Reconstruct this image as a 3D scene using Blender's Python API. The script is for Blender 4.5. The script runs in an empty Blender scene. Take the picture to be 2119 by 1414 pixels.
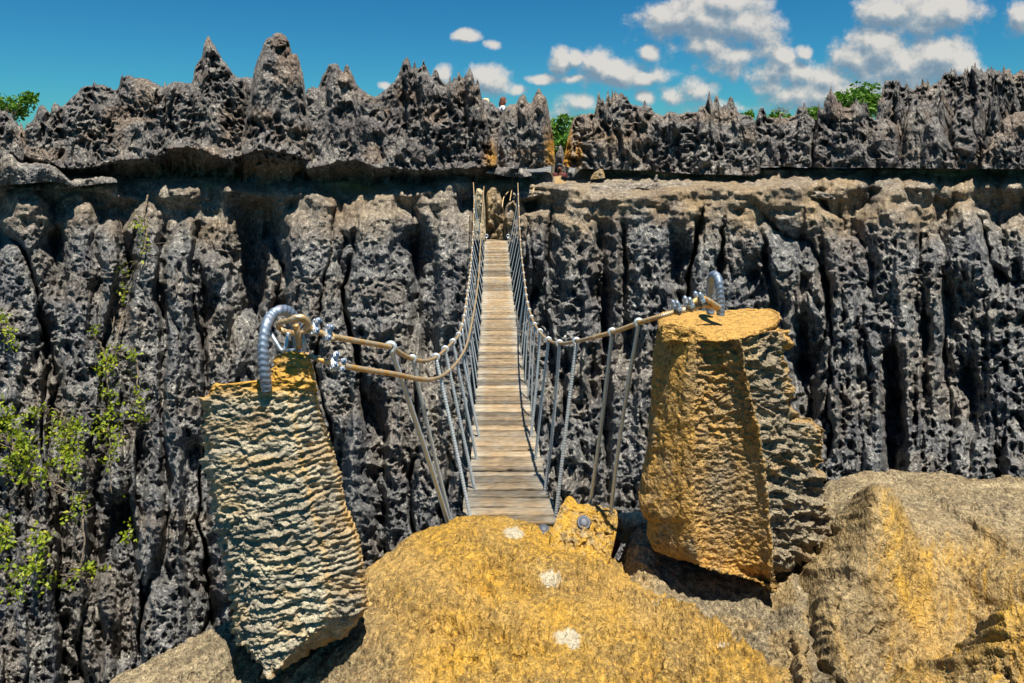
import bpy, bmesh, math, random
import numpy as np
from mathutils import Vector, Matrix, Quaternion

random.seed(7)
RS = np.random.RandomState(11)
scene = bpy.context.scene
COL = scene.collection
F, CX, VH = 1413.0, 1059.5, 300.0      # focal length in photo pixels, principal column, horizon row

def W(u, v, d):
    """A point d metres ahead that the photo shows at column u, row v."""
    return np.array([(u-CX)*d/F, d, (VH-v)*d/F])

def proj(U, V, D):
    return np.stack([(U-CX)*D/F, D, (VH-V)*D/F], axis=-1)

# ---------------------------------------------------------------- noise
def hsh(ix, iy, s):
    h = (ix.astype(np.int64)*374761393 + iy.astype(np.int64)*668265263 + s*974634777) & 0xffffffff
    h = ((h ^ (h >> 13))*1274126177) & 0xffffffff
    h = ((h ^ (h >> 16))*2246822519) & 0xffffffff
    return ((h ^ (h >> 15)) & 0xffffff).astype(np.float32)/16777216.0

def vn(x, y, s=0):
    x = np.asarray(x, np.float64); y = np.asarray(y, np.float64)
    ix = np.floor(x); iy = np.floor(y)
    fx = (x-ix).astype(np.float32); fy = (y-iy).astype(np.float32)
    fx = fx*fx*fx*(fx*(fx*6-15)+10); fy = fy*fy*fy*(fy*(fy*6-15)+10)
    a = hsh(ix, iy, s); b = hsh(ix+1, iy, s); c = hsh(ix, iy+1, s); d = hsh(ix+1, iy+1, s)
    return (a+(b-a)*fx)*(1-fy)+(c+(d-c)*fx)*fy

def fbm(x, y, o=4, s=0, g=.5):
    t = 0; a = 1.; n = 0.
    for i in range(o):
        t = t+a*(vn(x, y, s+i*17)-.5); n += a; a *= g
        x = x*2.03+5.1; y = y*2.03+1.7
    return t/n*2

def ridge(x, y, o=3, s=0, g=.5):
    t = 0; a = 1.; n = 0.
    for i in range(o):
        r = 1-np.abs(2*vn(x, y, s+i*13)-1); t = t+a*r*r; n += a; a *= g
        x = x*2.1+3.3; y = y*2.1+7.9
    return t/n

def worley(x, y, s=0, jit=.9):
    x = np.asarray(x, np.float64); y = np.asarray(y, np.float64)
    ix = np.floor(x); iy = np.floor(y)
    f1 = np.full(x.shape, 9., np.float32); f2 = f1.copy(); cid = np.zeros(x.shape, np.float32)
    for dx in (-1, 0, 1):
        for dy in (-1, 0, 1):
            jx = ix+dx; jy = iy+dy
            px = jx+.5+jit*(hsh(jx, jy, s)-.5); py = jy+.5+jit*(hsh(jx, jy, s+101)-.5)
            d = np.sqrt((px-x)**2+(py-y)**2).astype(np.float32)
            near = d < f1
            f2 = np.where(near, f1, np.minimum(f2, d)); cid = np.where(near, hsh(jx, jy, s+202), cid)
            f1 = np.where(near, d, f1)
    return f1, f2, cid

def sst(a, b, x):
    t = np.clip((x-a)/(b-a), 0, 1); return t*t*(3-2*t)

def interp(pts, u):
    p = np.array(pts, float); return np.interp(u, p[:, 0], p[:, 1])

def pits(x, y, s, r0=.25, r1=.5, keep=.75):
    """Bowls of differing depth that meet in sharp ribs: 1 in the middle of a bowl, 0 on the ribs."""
    f1, f2, c = worley(x, y, s)
    b = np.clip(1-(f1/(r1*1.32))**2, 0, 1)*np.clip((f2-f1)/.12, 0, 1)**.5
    return b*np.where(c < keep, .35+.65*c/keep, .12)

# ---------------------------------------------------------------- mesh helpers
def tag(o, label=None, cat=None, group=None, kind=None):
    for k, v in (('label', label), ('category', cat), ('group', group), ('kind', kind)):
        if v: o[k] = v
    return o

def link(name, me, mat, parent=None, smooth=True):
    o = bpy.data.objects.new(name, me); COL.objects.link(o)
    if mat: me.materials.append(mat)
    if smooth: me.polygons.foreach_set('use_smooth', [True]*len(me.polygons))
    if parent: o.parent = parent
    return o

def empty(name, loc=(0, 0, 0)):
    o = bpy.data.objects.new(name, None); COL.objects.link(o); o.location = loc; o.empty_display_size = .1
    return o

def fast_mesh(name, verts, quads, attrs=None):
    me = bpy.data.meshes.new(name)
    v = np.ascontiguousarray(verts.reshape(-1, 3), np.float32); q = np.ascontiguousarray(quads, np.int32)
    me.vertices.add(len(v)); me.vertices.foreach_set('co', v.ravel())
    me.loops.add(q.size); me.loops.foreach_set('vertex_index', q.ravel())
    me.polygons.add(len(q)); me.polygons.foreach_set('loop_start', np.arange(0, q.size, q.shape[1], dtype=np.int32))
    me.update(calc_edges=True)
    for k, a in (attrs or {}).items():
        at = me.attributes.new(k, 'FLOAT', 'POINT'); at.data.foreach_set('value', np.ascontiguousarray(np.clip(a, 0, 1), np.float32).ravel())
    return me

def grid_quads(nr, nc, wrap_r=False, wrap_c=False):
    r = np.arange(nr if wrap_r else nr-1); c = np.arange(nc if wrap_c else nc-1)
    R, C = np.meshgrid(r, c, indexing='ij'); R2 = (R+1) % nr; C2 = (C+1) % nc
    return np.stack([R*nc+C, R2*nc+C, R2*nc+C2, R*nc+C2], -1).reshape(-1, 4)

def gnorm(P):
    n = -np.cross(np.gradient(P, axis=1), np.gradient(P, axis=0))
    return n/np.maximum(np.linalg.norm(n, axis=-1, keepdims=True), 1e-9)

class MB:
    """Collects boxes, rods, tubes into one mesh."""
    def __init__(s): s.v = []; s.f = []; s.n = 0
    def add(s, v, f):
        s.v.extend([tuple(map(float, p)) for p in v]); s.f.extend([tuple(i+s.n for i in q) for q in f]); s.n += len(v)
    def box(s, c, ax, ay, az):
        c, ax, ay, az = [np.array(q, float) for q in (c, ax, ay, az)]
        v = [c+i*ax+j*ay+k*az for i in (-1, 1) for j in (-1, 1) for k in (-1, 1)]
        s.add(v, [(0, 1, 3, 2), (4, 6, 7, 5), (0, 4, 5, 1), (2, 3, 7, 6), (0, 2, 6, 4), (1, 5, 7, 3)])
    def tube(s, pts, rad, n=8, cap=True, mod=None, squash=None):
        P = np.array(pts, float); m = len(P)
        rad = np.full(m, rad) if np.isscalar(rad) else np.array(rad)
        T = np.gradient(P, axis=0); T /= np.maximum(np.linalg.norm(T, axis=1, keepdims=True), 1e-9)
        L = np.concatenate([[0], np.cumsum(np.linalg.norm(np.diff(P, axis=0), axis=1))])
        ref = np.array([0, 0, 1.]) if abs(T[0][2]) < .9 else np.array([0, 1., 0])
        u = ref-T[0]*ref.dot(T[0]); u /= np.linalg.norm(u); V = []
        th = np.arange(n)*2*math.pi/n
        for i in range(m):
            u = u-T[i]*u.dot(T[i]); u /= np.linalg.norm(u); w = np.cross(T[i], u)
            r = rad[i]*(np.ones(n) if mod is None else mod(th, L[i]))
            for k in range(n): V.append(P[i]+r[k]*(math.cos(th[k])*u+math.sin(th[k])*w))
        f = [(i*n+k, i*n+(k+1) % n, (i+1)*n+(k+1) % n, (i+1)*n+k) for i in range(m-1) for k in range(n)]
        if cap: f += [tuple(range(n))[::-1], tuple((m-1)*n+k for k in range(n))]
        s.add(V, f)
    def cyl(s, a, b, r, n=12, r2=None):
        s.tube([a, b], [r, r if r2 is None else r2], n)
    def build(s, name, mat, parent=None, smooth=True):
        me = bpy.data.meshes.new(name); me.from_pydata(s.v, [], s.f); me.update()
        return link(name, me, mat, parent, smooth)

def catmull(pts, n):
    P = np.array(pts, float); P = np.vstack([2*P[0]-P[1], P, 2*P[-1]-P[-2]]); out = []
    for i in range(1, len(P)-2):
        for t in np.linspace(0, 1, n, endpoint=False):
            a, b, c, d = P[i-1:i+3]
            out.append(.5*((2*b)+(c-a)*t+(2*a-5*b+4*c-d)*t*t+(3*b-a-3*c+d)*t**3))
    out.append(P[-2]); return np.array(out)

def resample(P, step):
    L = np.concatenate([[0], np.cumsum(np.linalg.norm(np.diff(P, axis=0), axis=1))]); n = max(2, int(L[-1]/step))
    t = np.linspace(0, L[-1], n); return np.stack([np.interp(t, L, P[:, k]) for k in range(3)], 1)

# ---------------------------------------------------------------- materials
def newmat(name):
    m = bpy.data.materials.new(name); m.use_nodes = True; nt = m.node_tree; nt.nodes.clear()
    out = nt.nodes.new('ShaderNodeOutputMaterial'); b = nt.nodes.new('ShaderNodeBsdfPrincipled')
    nt.links.new(b.outputs[0], out.inputs[0]); return m, nt, b

def nd(nt, t, **k):
    n = nt.nodes.new(t)
    for a, b in k.items(): setattr(n, a, b)
    return n

def noise(nt, vec, scale, det=5, rough=.6, dist=0):
    n = nd(nt, 'ShaderNodeTexNoise'); n.inputs['Scale'].default_value = scale; n.inputs['Detail'].default_value = det
    n.inputs['Roughness'].default_value = rough; n.inputs['Distortion'].default_value = dist
    nt.links.new(vec, n.inputs['Vector']); return n.outputs['Fac']

def ramp(nt, fac, stops):
    r = nd(nt, 'ShaderNodeValToRGB'); e = r.color_ramp.elements
    while len(e) < len(stops): e.new(.5)
    for i, (p, c) in enumerate(stops):
        e[i].position = p; e[i].color = (*c, 1) if len(c) == 3 else c
    nt.links.new(fac, r.inputs[0]); return r.outputs[0]

def mix(nt, fac, a, b, mode='MIX'):
    m = nd(nt, 'ShaderNodeMix', data_type='RGBA', blend_type=mode)
    for i, s in ((0, fac), (6, a), (7, b)):
        if isinstance(s, (int, float)): m.inputs[i].default_value = s
        elif isinstance(s, tuple): m.inputs[i].default_value = (*s, 1)
        else: nt.links.new(s, m.inputs[i])
    return m.outputs[2]

def mth(nt, op, a, b=None, clamp=False):
    m = nd(nt, 'ShaderNodeMath', operation=op, use_clamp=clamp)
    for i, s in ((0, a), (1, b)):
        if s is None: continue
        if isinstance(s, (int, float)): m.inputs[i].default_value = s
        else: nt.links.new(s, m.inputs[i])
    return m.outputs[0]

def bump(nt, b, height, dist, strength=1, prev=None):
    n = nd(nt, 'ShaderNodeBump'); n.inputs['Strength'].default_value = strength; n.inputs['Distance'].default_value = dist
    nt.links.new(height, n.inputs['Height'])
    if prev is not None: nt.links.new(prev, n.inputs['Normal'])
    nt.links.new(n.outputs[0], b.inputs['Normal']); return n.outputs[0]

def coords(nt, scale=(1, 1, 1)):
    t = nd(nt, 'ShaderNodeTexCoord'); m = nd(nt, 'ShaderNodeMapping'); m.inputs['Scale'].default_value = scale
    nt.links.new(t.outputs['Object'], m.inputs['Vector']); return m.outputs[0]

def attr(nt, name):
    a = nd(nt, 'ShaderNodeAttribute'); a.attribute_name = name; return a.outputs['Fac']

def rock_mat(name, dark, mid, pale, warm, s=1.0, stretch=(1, 1, .35), bumpd=.02, palew=(.50, .68), ws=1.0, spots=False):
    m, nt, b = newmat(name); v = coords(nt); vs = coords(nt, stretch)
    n1 = noise(nt, vs, 1.1*s, 6, .65, .4); n2 = noise(nt, v, 6*s, 6, .7); n3 = noise(nt, v, 30*s, 4, .7); n4 = noise(nt, vs, 14*s, 5, .7)
    base = ramp(nt, n2, [(.3, dark), (.55, mid), (.78, pale)])
    lichen = ramp(nt, n4, [(palew[0], (0, 0, 0)), (palew[1], (1, 1, 1))])
    base = mix(nt, mth(nt, 'MULTIPLY', lichen, .55), base, pale)
    big = ramp(nt, n1, [(.35, (.55, .55, .6)), (.65, (1.25, 1.22, 1.15))])
    base = mix(nt, 1.0, base, big, 'MULTIPLY')
    speck = ramp(nt, n3, [(.36, (.22, .22, .25)), (.5, (.95, .95, .95)), (.66, (1.6, 1.55, 1.42))])
    base = mix(nt, .85, base, speck, 'MULTIPLY')
    wm = mth(nt, 'MULTIPLY', attr(nt, 'warm'), ws)
    wn = mth(nt, 'ADD', mth(nt, 'MULTIPLY', n2, 1.6), -.8)
    fac = mth(nt, 'MULTIPLY_ADD', wm, 1.0, clamp=True)
    nt.nodes.remove(fac.node)
    fac = mth(nt, 'ADD', wm, mth(nt, 'MULTIPLY', wn, mth(nt, 'MULTIPLY', wm, mth(nt, 'SUBTRACT', 1.6, wm))), clamp=True)
    wc = ramp(nt, n3, [(.3, tuple(.45*c for c in warm)), (.55, warm), (.75, tuple(min(.8, 1.35*c) for c in warm))])
    base = mix(nt, fac, base, wc)
    base = mix(nt, mth(nt, 'MULTIPLY', attr(nt, 'stain'), .6 if spots else .85), base, mix(nt, fac, dark, tuple(.22*c+.02 for c in warm)))
    extra = []
    if spots:                                    # lichen spots, the pale net between them, and an unrelated pitting of the surface
        tn = nd(nt, 'ShaderNodeTexNoise'); tn.inputs['Scale'].default_value = 22; tn.inputs['Detail'].default_value = 4; nt.links.new(v, tn.inputs['Vector'])
        o1 = nd(nt, 'ShaderNodeVectorMath', operation='MULTIPLY_ADD'); nt.links.new(tn.outputs['Color'], o1.inputs[0]); o1.inputs[1].default_value = (.035, .035, .035); nt.links.new(v, o1.inputs[2])
        def vor(scale, feat='F1', off=(0, 0, 0)):
            a = nd(nt, 'ShaderNodeVectorMath', operation='ADD'); nt.links.new(o1.outputs[0], a.inputs[0]); a.inputs[1].default_value = off
            q = nd(nt, 'ShaderNodeTexVoronoi', feature=feat); q.inputs['Scale'].default_value = scale; nt.links.new(a.outputs[0], q.inputs['Vector']); return q.outputs['Distance']
        pm = noise(nt, v, 3.2, 4, .6); pmask = ramp(nt, pm, [(.38, (.12,)*3), (.62, (1,)*3)])
        s1 = ramp(nt, vor(27), [(.26, (1,)*3), (.44, (0,)*3)]); s2 = ramp(nt, vor(66, off=(3, 1, 2)), [(.25, (1,)*3), (.42, (0,)*3)]); s3 = ramp(nt, noise(nt, v, 130, 3, .7), [(.54, (0,)*3), (.62, (1,)*3)])
        sp = mth(nt, 'MULTIPLY', mth(nt, 'MAXIMUM', mth(nt, 'MULTIPLY', s1, .85), mth(nt, 'MAXIMUM', mth(nt, 'MULTIPLY', s2, .75), mth(nt, 'MULTIPLY', s3, .65))), pmask)
        base = mix(nt, mth(nt, 'MULTIPLY', sp, .88), base, mix(nt, fac, (.075, .066, .05), (.13, .075, .018)))
        net = ramp(nt, vor(27, 'DISTANCE_TO_EDGE'), [(.02, (1,)*3), (.09, (0,)*3)])
        base = mix(nt, mth(nt, 'MULTIPLY', mth(nt, 'MULTIPLY', net, pmask), .28), base, mix(nt, fac, (.58, .52, .36), (.74, .50, .13)))
        extra = [(vor(31, off=(7, 2, 5)), .016), (vor(85, off=(1, 8, 3)), .006)]
    base = mix(nt, attr(nt, 'pale'), base, (.50, .43, .30))
    nt.links.new(base, b.inputs['Base Color']); b.inputs['Roughness'].default_value = .92
    b.inputs['Specular IOR Level'].default_value = .2
    p = bump(nt, b, n2, bumpd*2.5, .8); p = bump(nt, b, n3, bumpd, .9, p)
    for h, dist in extra: p = bump(nt, b, h, dist, .9, p)
    return m

def metal_mat(name, col, rust, amt=.45, rough=.38, metallic=.85, sc=25):
    m, nt, b = newmat(name); v = coords(nt); n = noise(nt, v, sc, 5, .65); n2 = noise(nt, v, sc*6, 4, .6)
    c = mix(nt, ramp(nt, n, [(amt, (0, 0, 0)), (amt+.22, (1, 1, 1))]), col, rust)
    c = mix(nt, .5, c, ramp(nt, n2, [(.3, (.6, .6, .6)), (.7, (1.2, 1.2, 1.2))]), 'MULTIPLY')
    nt.links.new(c, b.inputs['Base Color']); b.inputs['Metallic'].default_value = metallic
    nt.links.new(ramp(nt, n, [(.3, (rough,)*3), (.8, (rough+.3,)*3)]), b.inputs['Roughness'])
    bump(nt, b, n2, .0015, .5); return m

M = {}
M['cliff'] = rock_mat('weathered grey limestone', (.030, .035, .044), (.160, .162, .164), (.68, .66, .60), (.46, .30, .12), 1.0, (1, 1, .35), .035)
M['block'] = rock_mat('dark pitted limestone', (.026, .030, .038), (.135, .138, .142), (.66, .64, .59), (.56, .27, .035), 1.3, (1, 1, .35), .035)
M['under'] = M['block']
M['ochre'] = rock_mat('ochre lichen limestone', (.05, .046, .036), (.34, .30, .215), (.62, .55, .40), (.62, .345, .045), 6.0, (1, 1, .6), .005, spots=True)
M['stand'] = rock_mat('tan rippled limestone', (.16, .15, .115), (.38, .345, .255), (.58, .53, .40), (.60, .33, .06), 7.0, (.6, 1, 1), .004)
M['stand2'] = rock_mat('ochre standing stone', (.08, .075, .065), (.27, .245, .18), (.45, .40, .30), (.60, .335, .085), 7.0, (1, 1, .5), .004, spots=True)
M['pale'] = rock_mat('pale worn limestone', (.30, .25, .17), (.52, .43, .29), (.68, .58, .42), (.6, .4, .12), 5.0, (1, .3, 1), .003)
M['steel'] = metal_mat('galvanised steel', (.50, .56, .62), (.35, .20, .08), .58)
M['steel2'] = metal_mat('weathered rebar steel', (.27, .33, .41), (.32, .15, .05), .57, .48)
M['rope'] = metal_mat('rusting wire rope', (.52, .42, .28), (.50, .27, .06), .42, .45, .6)
M['rod'] = metal_mat('ribbed steel rod', (.55, .60, .62), (.45, .36, .20), .74, .42, .6)
M['iron'] = metal_mat('dark worn iron', (.10, .11, .13), (.20, .17, .14), .55, .5, .5)
M['rust'] = metal_mat('red brown rust', (.16, .03, .015), (.09, .02, .012), .5, .7, .2)

def wood():
    m, nt, b = newmat('weathered planks'); v = coords(nt, (2.2, 22, 22)); v1 = coords(nt)
    n = noise(nt, v, 3, 6, .65, .6); n2 = noise(nt, v1, 3.5, 4, .6); n3 = noise(nt, coords(nt, (6, 90, 60)), 2.5, 3, .6)
    c = ramp(nt, n, [(.28, (.10, .075, .045)), (.5, (.30, .22, .13)), (.72, (.50, .39, .24))])
    grey = ramp(nt, n, [(.3, (.17, .16, .14)), (.7, (.52, .47, .38))])
    c = mix(nt, ramp(nt, mth(nt, 'ADD', n2, mth(nt, 'MULTIPLY', attr(nt, 'grey'), .35)), [(.5, (0, 0, 0)), (.75, (1, 1, 1))]), c, grey)
    t = ramp(nt, attr(nt, 'tone'), [(0, (.28, .28, .28)), (1, (1.02, .95, .84))])
    c = mix(nt, 1.0, c, t, 'MULTIPLY')
    nt.links.new(c, b.inputs['Base Color']); b.inputs['Roughness'].default_value = .85
    p = bump(nt, b, n, .006, .7); bump(nt, b, n3, .003, .6, p); return m
M['wood'] = wood()

def leaf_mat(name, a, c, d):
    m, nt, b = newmat(name); v = coords(nt); n = noise(nt, v, 9, 3, .7); i = nd(nt, 'ShaderNodeObjectInfo')
    col = ramp(nt, n, [(.3, a), (.52, c), (.74, d)])
    nt.links.new(col, b.inputs['Base Color']); b.inputs['Roughness'].default_value = .55
    tr = nd(nt, 'ShaderNodeBsdfTranslucent'); nt.links.new(col, tr.inputs[0]); ms = nd(nt, 'ShaderNodeMixShader'); ms.inputs[0].default_value = .4
    nt.links.new(b.outputs[0], ms.inputs[1]); nt.links.new(tr.outputs[0], ms.inputs[2])
    nt.links.new(ms.outputs[0], [x for x in nt.nodes if x.type == 'OUTPUT_MATERIAL'][0].inputs[0]); return m
M['leaf'] = leaf_mat('yellow green leaves', (.08, .17, .008), (.27, .34, .012), (.52, .42, .02))
M['tree'] = leaf_mat('tree leaves', (.03, .10, .008), (.09, .22, .012), (.20, .32, .02))
M['twig'] = rock_mat('pale bark', (.14, .11, .08), (.26, .21, .15), (.42, .36, .27), (.3, .2, .1), 6)

def plain(name, c, r=.8):
    m, nt, b = newmat(name); v = coords(nt); n = noise(nt, v, 14, 4, .6)
    nt.links.new(ramp(nt, n, [(.3, tuple(.75*x for x in c)), (.7, tuple(min(.9, 1.2*x) for x in c))]), b.inputs['Base Color']); b.inputs['Roughness'].default_value = r; return m
M['skin'] = plain('skin', (.52, .26, .15), .6); M['hair'] = plain('auburn hair', (.13, .035, .015)); M['white'] = plain('white cotton', (.75, .78, .8))
M['straw'] = plain('straw', (.62, .50, .28)); M['maroon'] = plain('dark red cotton', (.09, .012, .01)); M['navy'] = plain('dark cloth', (.03, .035, .05)); M['darkskin'] = plain('brown skin', (.22, .08, .04), .6)
M['soil'] = rock_mat('scrubby soil', (.04, .05, .02), (.09, .09, .04), (.2, .17, .1), (.3, .2, .1), .5)

EXPO, SKYK, CLDK = 0.85, 0.48, 4.8
# ---------------------------------------------------------------- the far gorge wall
def fins_depth(U, V, fins):
    dep = np.zeros(U.shape, np.float32); u0 = U[0]; du = (u0[-1]-u0[0])/(len(u0)-1)
    for k, (ut, vt, w0, wk, pro, tau, lean, sh) in enumerate(fins):
        wmax = w0+wk*900+abs(lean)*900+30
        i0 = max(0, int((ut-wmax-u0[0])/du)); i1 = min(len(u0), int((ut+wmax-u0[0])/du))
        if i1 <= i0: continue
        uu = U[:, i0:i1]; vv = V[:, i0:i1]
        t = vv-vt; tp = np.maximum(t, 0)
        wob = 26*(vn(vv/95., np.full_like(vv, k*3.7), 5)-.5)*np.minimum(tp/60, 1)
        w = (w0+wk*tp)*(np.sqrt(np.clip(tp/(w0*1.1), 0, 1)) if sh < 5 else 1)*(.85+.4*vn(vv/46., np.full_like(vv, k*5.3), 6))+1e-3
        s = np.abs(uu-ut-lean*tp-wob)/w
        p = pro*(1-np.exp(-tp/(.55*tau)))*np.clip(1-s**sh, 0, 1)*(t > 0)
        dep[:, i0:i1] = np.maximum(dep[:, i0:i1], p)
    return dep

CL_TOP = [(-400, 352), (60, 362), (300, 368), (660, 368), (800, 366), (900, 360), (985, 364), (1003, 366), (1035, 370), (1052, 366), (1075, 362), (1140, 362), (1150, 374), (1190, 374), (1205, 358), (1230, 352), (1600, 352), (2600, 345)]
def build_cliff():
    us = np.arange(-200, 2330, 1.8); nv = 590
    s = np.linspace(0, 1, nv)
    vt = interp(CL_TOP, us)[None, :]+6*fbm(us/30., us*0+3.3, 3, 3)[None, :]
    V = vt+(1440-vt)*s[:, None]; U = np.repeat(us[None, :], nv, 0)
    fins = []
    A = lambda *a: fins.append(a)
    B = lambda c, v0, w0, wk, p, *r: fins.append((c, v0, w0, wk, p*1.3+.3)+r)
    # (column, top row, half width, widening, protrusion, rounding, lean, profile)
    B(45, 388, 62, .03, .75, 35, .0, 3.2); B(160, 398, 40, .05, .70, 60, .0, 2.2); B(232, 440, 34, .04, .62, 60, .0, 2); B(300, 420, 46, .0, .55, 40, .02, 2.5)
    B(20, 560, 55, .05, .95, 90, .02, 2); B(120, 560, 40, .05, .9, 80, .03, 2); B(345, 630, 24, .05, .95, 60, .03, 2); B(380, 470, 40, .03, .6, 60, .0, 2)
    B(440, 520, 26, .04, .7, 80, .02, 2); B(325, 960, 42, .09, 1.35, 70, .02, 2.2); B(228, 1168, 26, .06, 1.4, 50, .0, 2.2); B(90, 1240, 40, .1, 1.5, 70, .0, 2)
    B(150, 840, 40, .05, 1.2, 90, .03, 2); B(60, 1000, 52, .06, 1.4, 80, .02, 2.2); B(240, 880, 34, .06, 1.15, 80, .02, 2)
    B(650, 388, 70, .05, .85, 60, -.02, 2.6); B(770, 380, 78, .08, .95, 90, .08, 2.6); B(785, 500, 64, .04, 1.15, 50, .05, 3.0); B(700, 560, 40, .05, .95, 80, .0, 2)
    B(520, 640, 34, .05, .85, 90, .02, 2); B(590, 600, 30, .05, .9, 90, .02, 2); B(745, 800, 40, .08, 1.35, 60, .0, 2); B(860, 640, 36, .06, 1.15, 80, .03, 2)
    B(925, 380, 34, .09, .7, 60, -.05, 2.2); B(965, 415, 26, .14, .9, 90, -.12, 2); B(915, 560, 34, .08, 1.1, 70, .0, 2); B(880, 400, 24, .05, .55, 60, .0, 2.4)
    B(990, 405, 16, .05, .55, 50, -.02, 2.4); B(1014, 398, 15, .03, .45, 30, .05, 2.2); B(1070, 400, 18, .1, .7, 40, .08, 2.2)
    A(1395, 378, 330, 0, 1.6, 26, 0, 9)
    for c, v0 in ((1098, 430), (1128, 455), (1176, 440), (1214, 470), (1248, 436), (1330, 450), (1372, 428), (1418, 470), (1455, 436), (1540, 440), (1568, 480), (1640, 430), (1685, 450)):
        A(c, v0, 12+16*RS.rand(), .02+.05*RS.rand(), 1.75+.5*RS.rand(), 110, .04*RS.randn(), 1.5)
    B(1490, 440, 20, .09, 1.0, 80, -.03, 2); B(1300, 470, 26, .05, 1.0, 90, -.06, 2); B(1190, 470, 24, .06, 1.0, 90, -.08, 2)
    B(1620, 600, 16, .16, 1.25, 80, .02, 1.7); B(1745, 478, 62, .06, 1.0, 40, .06, 3); B(1845, 378, 66, .06, .95, 50, .05, 2.6); B(1895, 358, 34, .02, .35, 30, 0, 2.6)
    B(1700, 600, 22, .07, 1.3, 90, .05, 2); B(1800, 560, 24, .07, 1.35, 90, .06, 2); B(1870, 560, 44, .05, 1.3, 90, .07, 2.2); B(1915, 470, 40, .04, 1.0, 70, .10, 2)
    B(2005, 405, 66, .07, .95, 60, .04, 2.2); B(1960, 620, 30, .06, 1.2, 90, .10, 2); B(2120, 430, 58, .10, 1.25, 120, -.06, 2); B(2190, 380, 60, .08, 1.4, 120, -.08, 2)
    B(2035, 810, 32, .07, 1.7, 60, .02, 2.2); B(1700, 820, 30, .08, 1.6, 70, .02, 2); B(1790, 850, 26, .07, 1.65, 70, .03, 2); B(1880, 820, 36, .06, 1.6, 80, .03, 2.2); B(2110, 850, 36, .06, 1.7, 50, .0, 2.4)
    for c in range(1650, 2080, 27): A(c+6*RS.randn(), 356+10*RS.rand(), 9+4*RS.rand(), .06, .28, 18, 0, 2)
    r = np.random.RandomState(5)
    for i in range(230):
        ut = r.uniform(-330, 2400) if i < 170 else r.uniform(1620, 2200); vt_ = 440+880*r.rand()**1.15
        if 985 < ut < 1080 and vt_ < 560: continue
        base = .30+1.15*(vt_-400)/900.
        A(ut, vt_, r.uniform(7, 18), r.uniform(.015, .06), base+r.uniform(.35, 1.05), r.uniform(40, 130), r.normal(0, .035), r.uniform(1.3, 2.2))
    wu = U+9*fbm(U/60., V/140., 3, 21)+4*fbm(U/17., V/20., 2, 22); wv = V+20*fbm(U/70., V/60., 3, 23)
    dep = fins_depth(wu, wv, fins)
    low = sst(415, 540, V)                           # tops are rounded and smooth, the flanks cupped
    patch = sst(.35, .65, vn(U/150., V/120., 41)); soft = .35+.65*low
    blade = lambda f, l, sd: 1-np.abs(2*vn(wu/f, wv/l, sd)-1)     # sharp upright crests
    dep += .50*(blade(50., 800., 31)-.5)*soft+.30*(blade(21., 380., 32)-.5)*soft+.11*(blade(9.5, 150., 43)-.5)*(.25+.75*low)
    wr = wu+24*fbm(U/110., V/150., 3, 58)
    dep -= (.85-.45*sst(1640, 1720, U))*sst(.74, .98, 1-np.abs(2*vn(wr/64., wv/500., 46)-1))*sst(430, 520, V)*(.3+1.1*vn(U/90., V/160., 47))   # runnels cut between them
    ph = wv/36.+1.8*vn(wu/45., V/500., 33); saw = (ph % 1.)
    dep += low*.12*patch*np.where(saw < .75, saw/.75, (1-saw)/.25)*(.2+1.1*vn(U/33., V/60., 34))
    dep -= low*(.25+.75*patch)*.36*pits(wu/29., wv/40., 35, .1, .46, .6)
    dep -= (1+.7*sst(1640, 1720, U))*(.15+.85*low)*.18*pits(wu/14., wv/17., 36, .15, .5, .6)
    dep -= (.25+.75*low)*.085*pits(wu/7., wv/8., 37, .1, .55, .7)
    dep += .14*fbm(wu/34., wv/70., 3, 38, .5)+.05*(np.abs(fbm(U/6., V/7., 2, 39, .7))-.3)*(.3+.7*low)
    for gu, gv, gw, gl, gd in ((535, 400, 42, 420, 1.1), (438, 560, 26, 420, .9), (1405, 470, 22, 240, .9), (1980, 560, 44, 330, .9), (880, 470, 24, 300, .8), (400, 900, 30, 420, 1.0), (1560, 520, 26, 300, .8), (250, 1020, 30, 380, 1.0), (100, 640, 30, 300, .8), (1660, 640, 26, 330, .9), (1840, 700, 24, 300, .9), (1240, 560, 24, 400, .7), (690, 900, 30, 420, .9), (1085, 700, 26, 420, .8)):
        dep -= gd*np.exp(-((wu-gu-.03*(V-gv))/gw)**4)*sst(gv-20, gv+60, V)*(1-sst(gv+gl-60, gv+gl+60, V))*(.75+.5*vn(U/20., V/90., 48))
    dep += .42*fbm(U/62., V/34., 3, 49)*(1-sst(420, 500, V))
    dep -= .8*ridge(wr/150., wv/900., 1, 44)**12*sst(400, 480, V)   # a few deep clefts
    base = 19.15+.75*(1-sst(376, 408, V+10*fbm(U/40., U*0, 3, 57)))*sst(225, 260, U)*(1-sst(880, 960, U))-.55*(1-sst(940, 1060, U))-.75*sst(355, 392, V)+.75*sst(372, 440, V)-(V-380)*.0050-.2*sst(1600, 2119, U)
    notch = np.exp(-((U-1028)/24.)**2)*(1-sst(492, 498, V)); dep = dep*(1-.72*notch)
    D = base-dep
    land = (1-sst(30, 52, np.abs(U-1027)))*sst(494, 500, V)
    D = D*(1-land)+np.minimum(D, 17.25+.012*(V-497))*land
    D = np.where(notch > .3, np.maximum(D, 17.5), D)
    P = proj(U, V, D)
    b1 = P[0:1].copy(); b1[..., 1] += .8; b1[..., 2] += .05
    b2 = b1.copy(); b2[..., 1] += .5; b2[..., 2] -= 3.5
    P = np.concatenate([b2, b1, P], 0)
    warm = .10*sst(.45, .8, vn(U/90., V/60., 51))+.75*np.exp(-((U-1030)/45.)**2-((V-440)/60.)**2)
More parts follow.
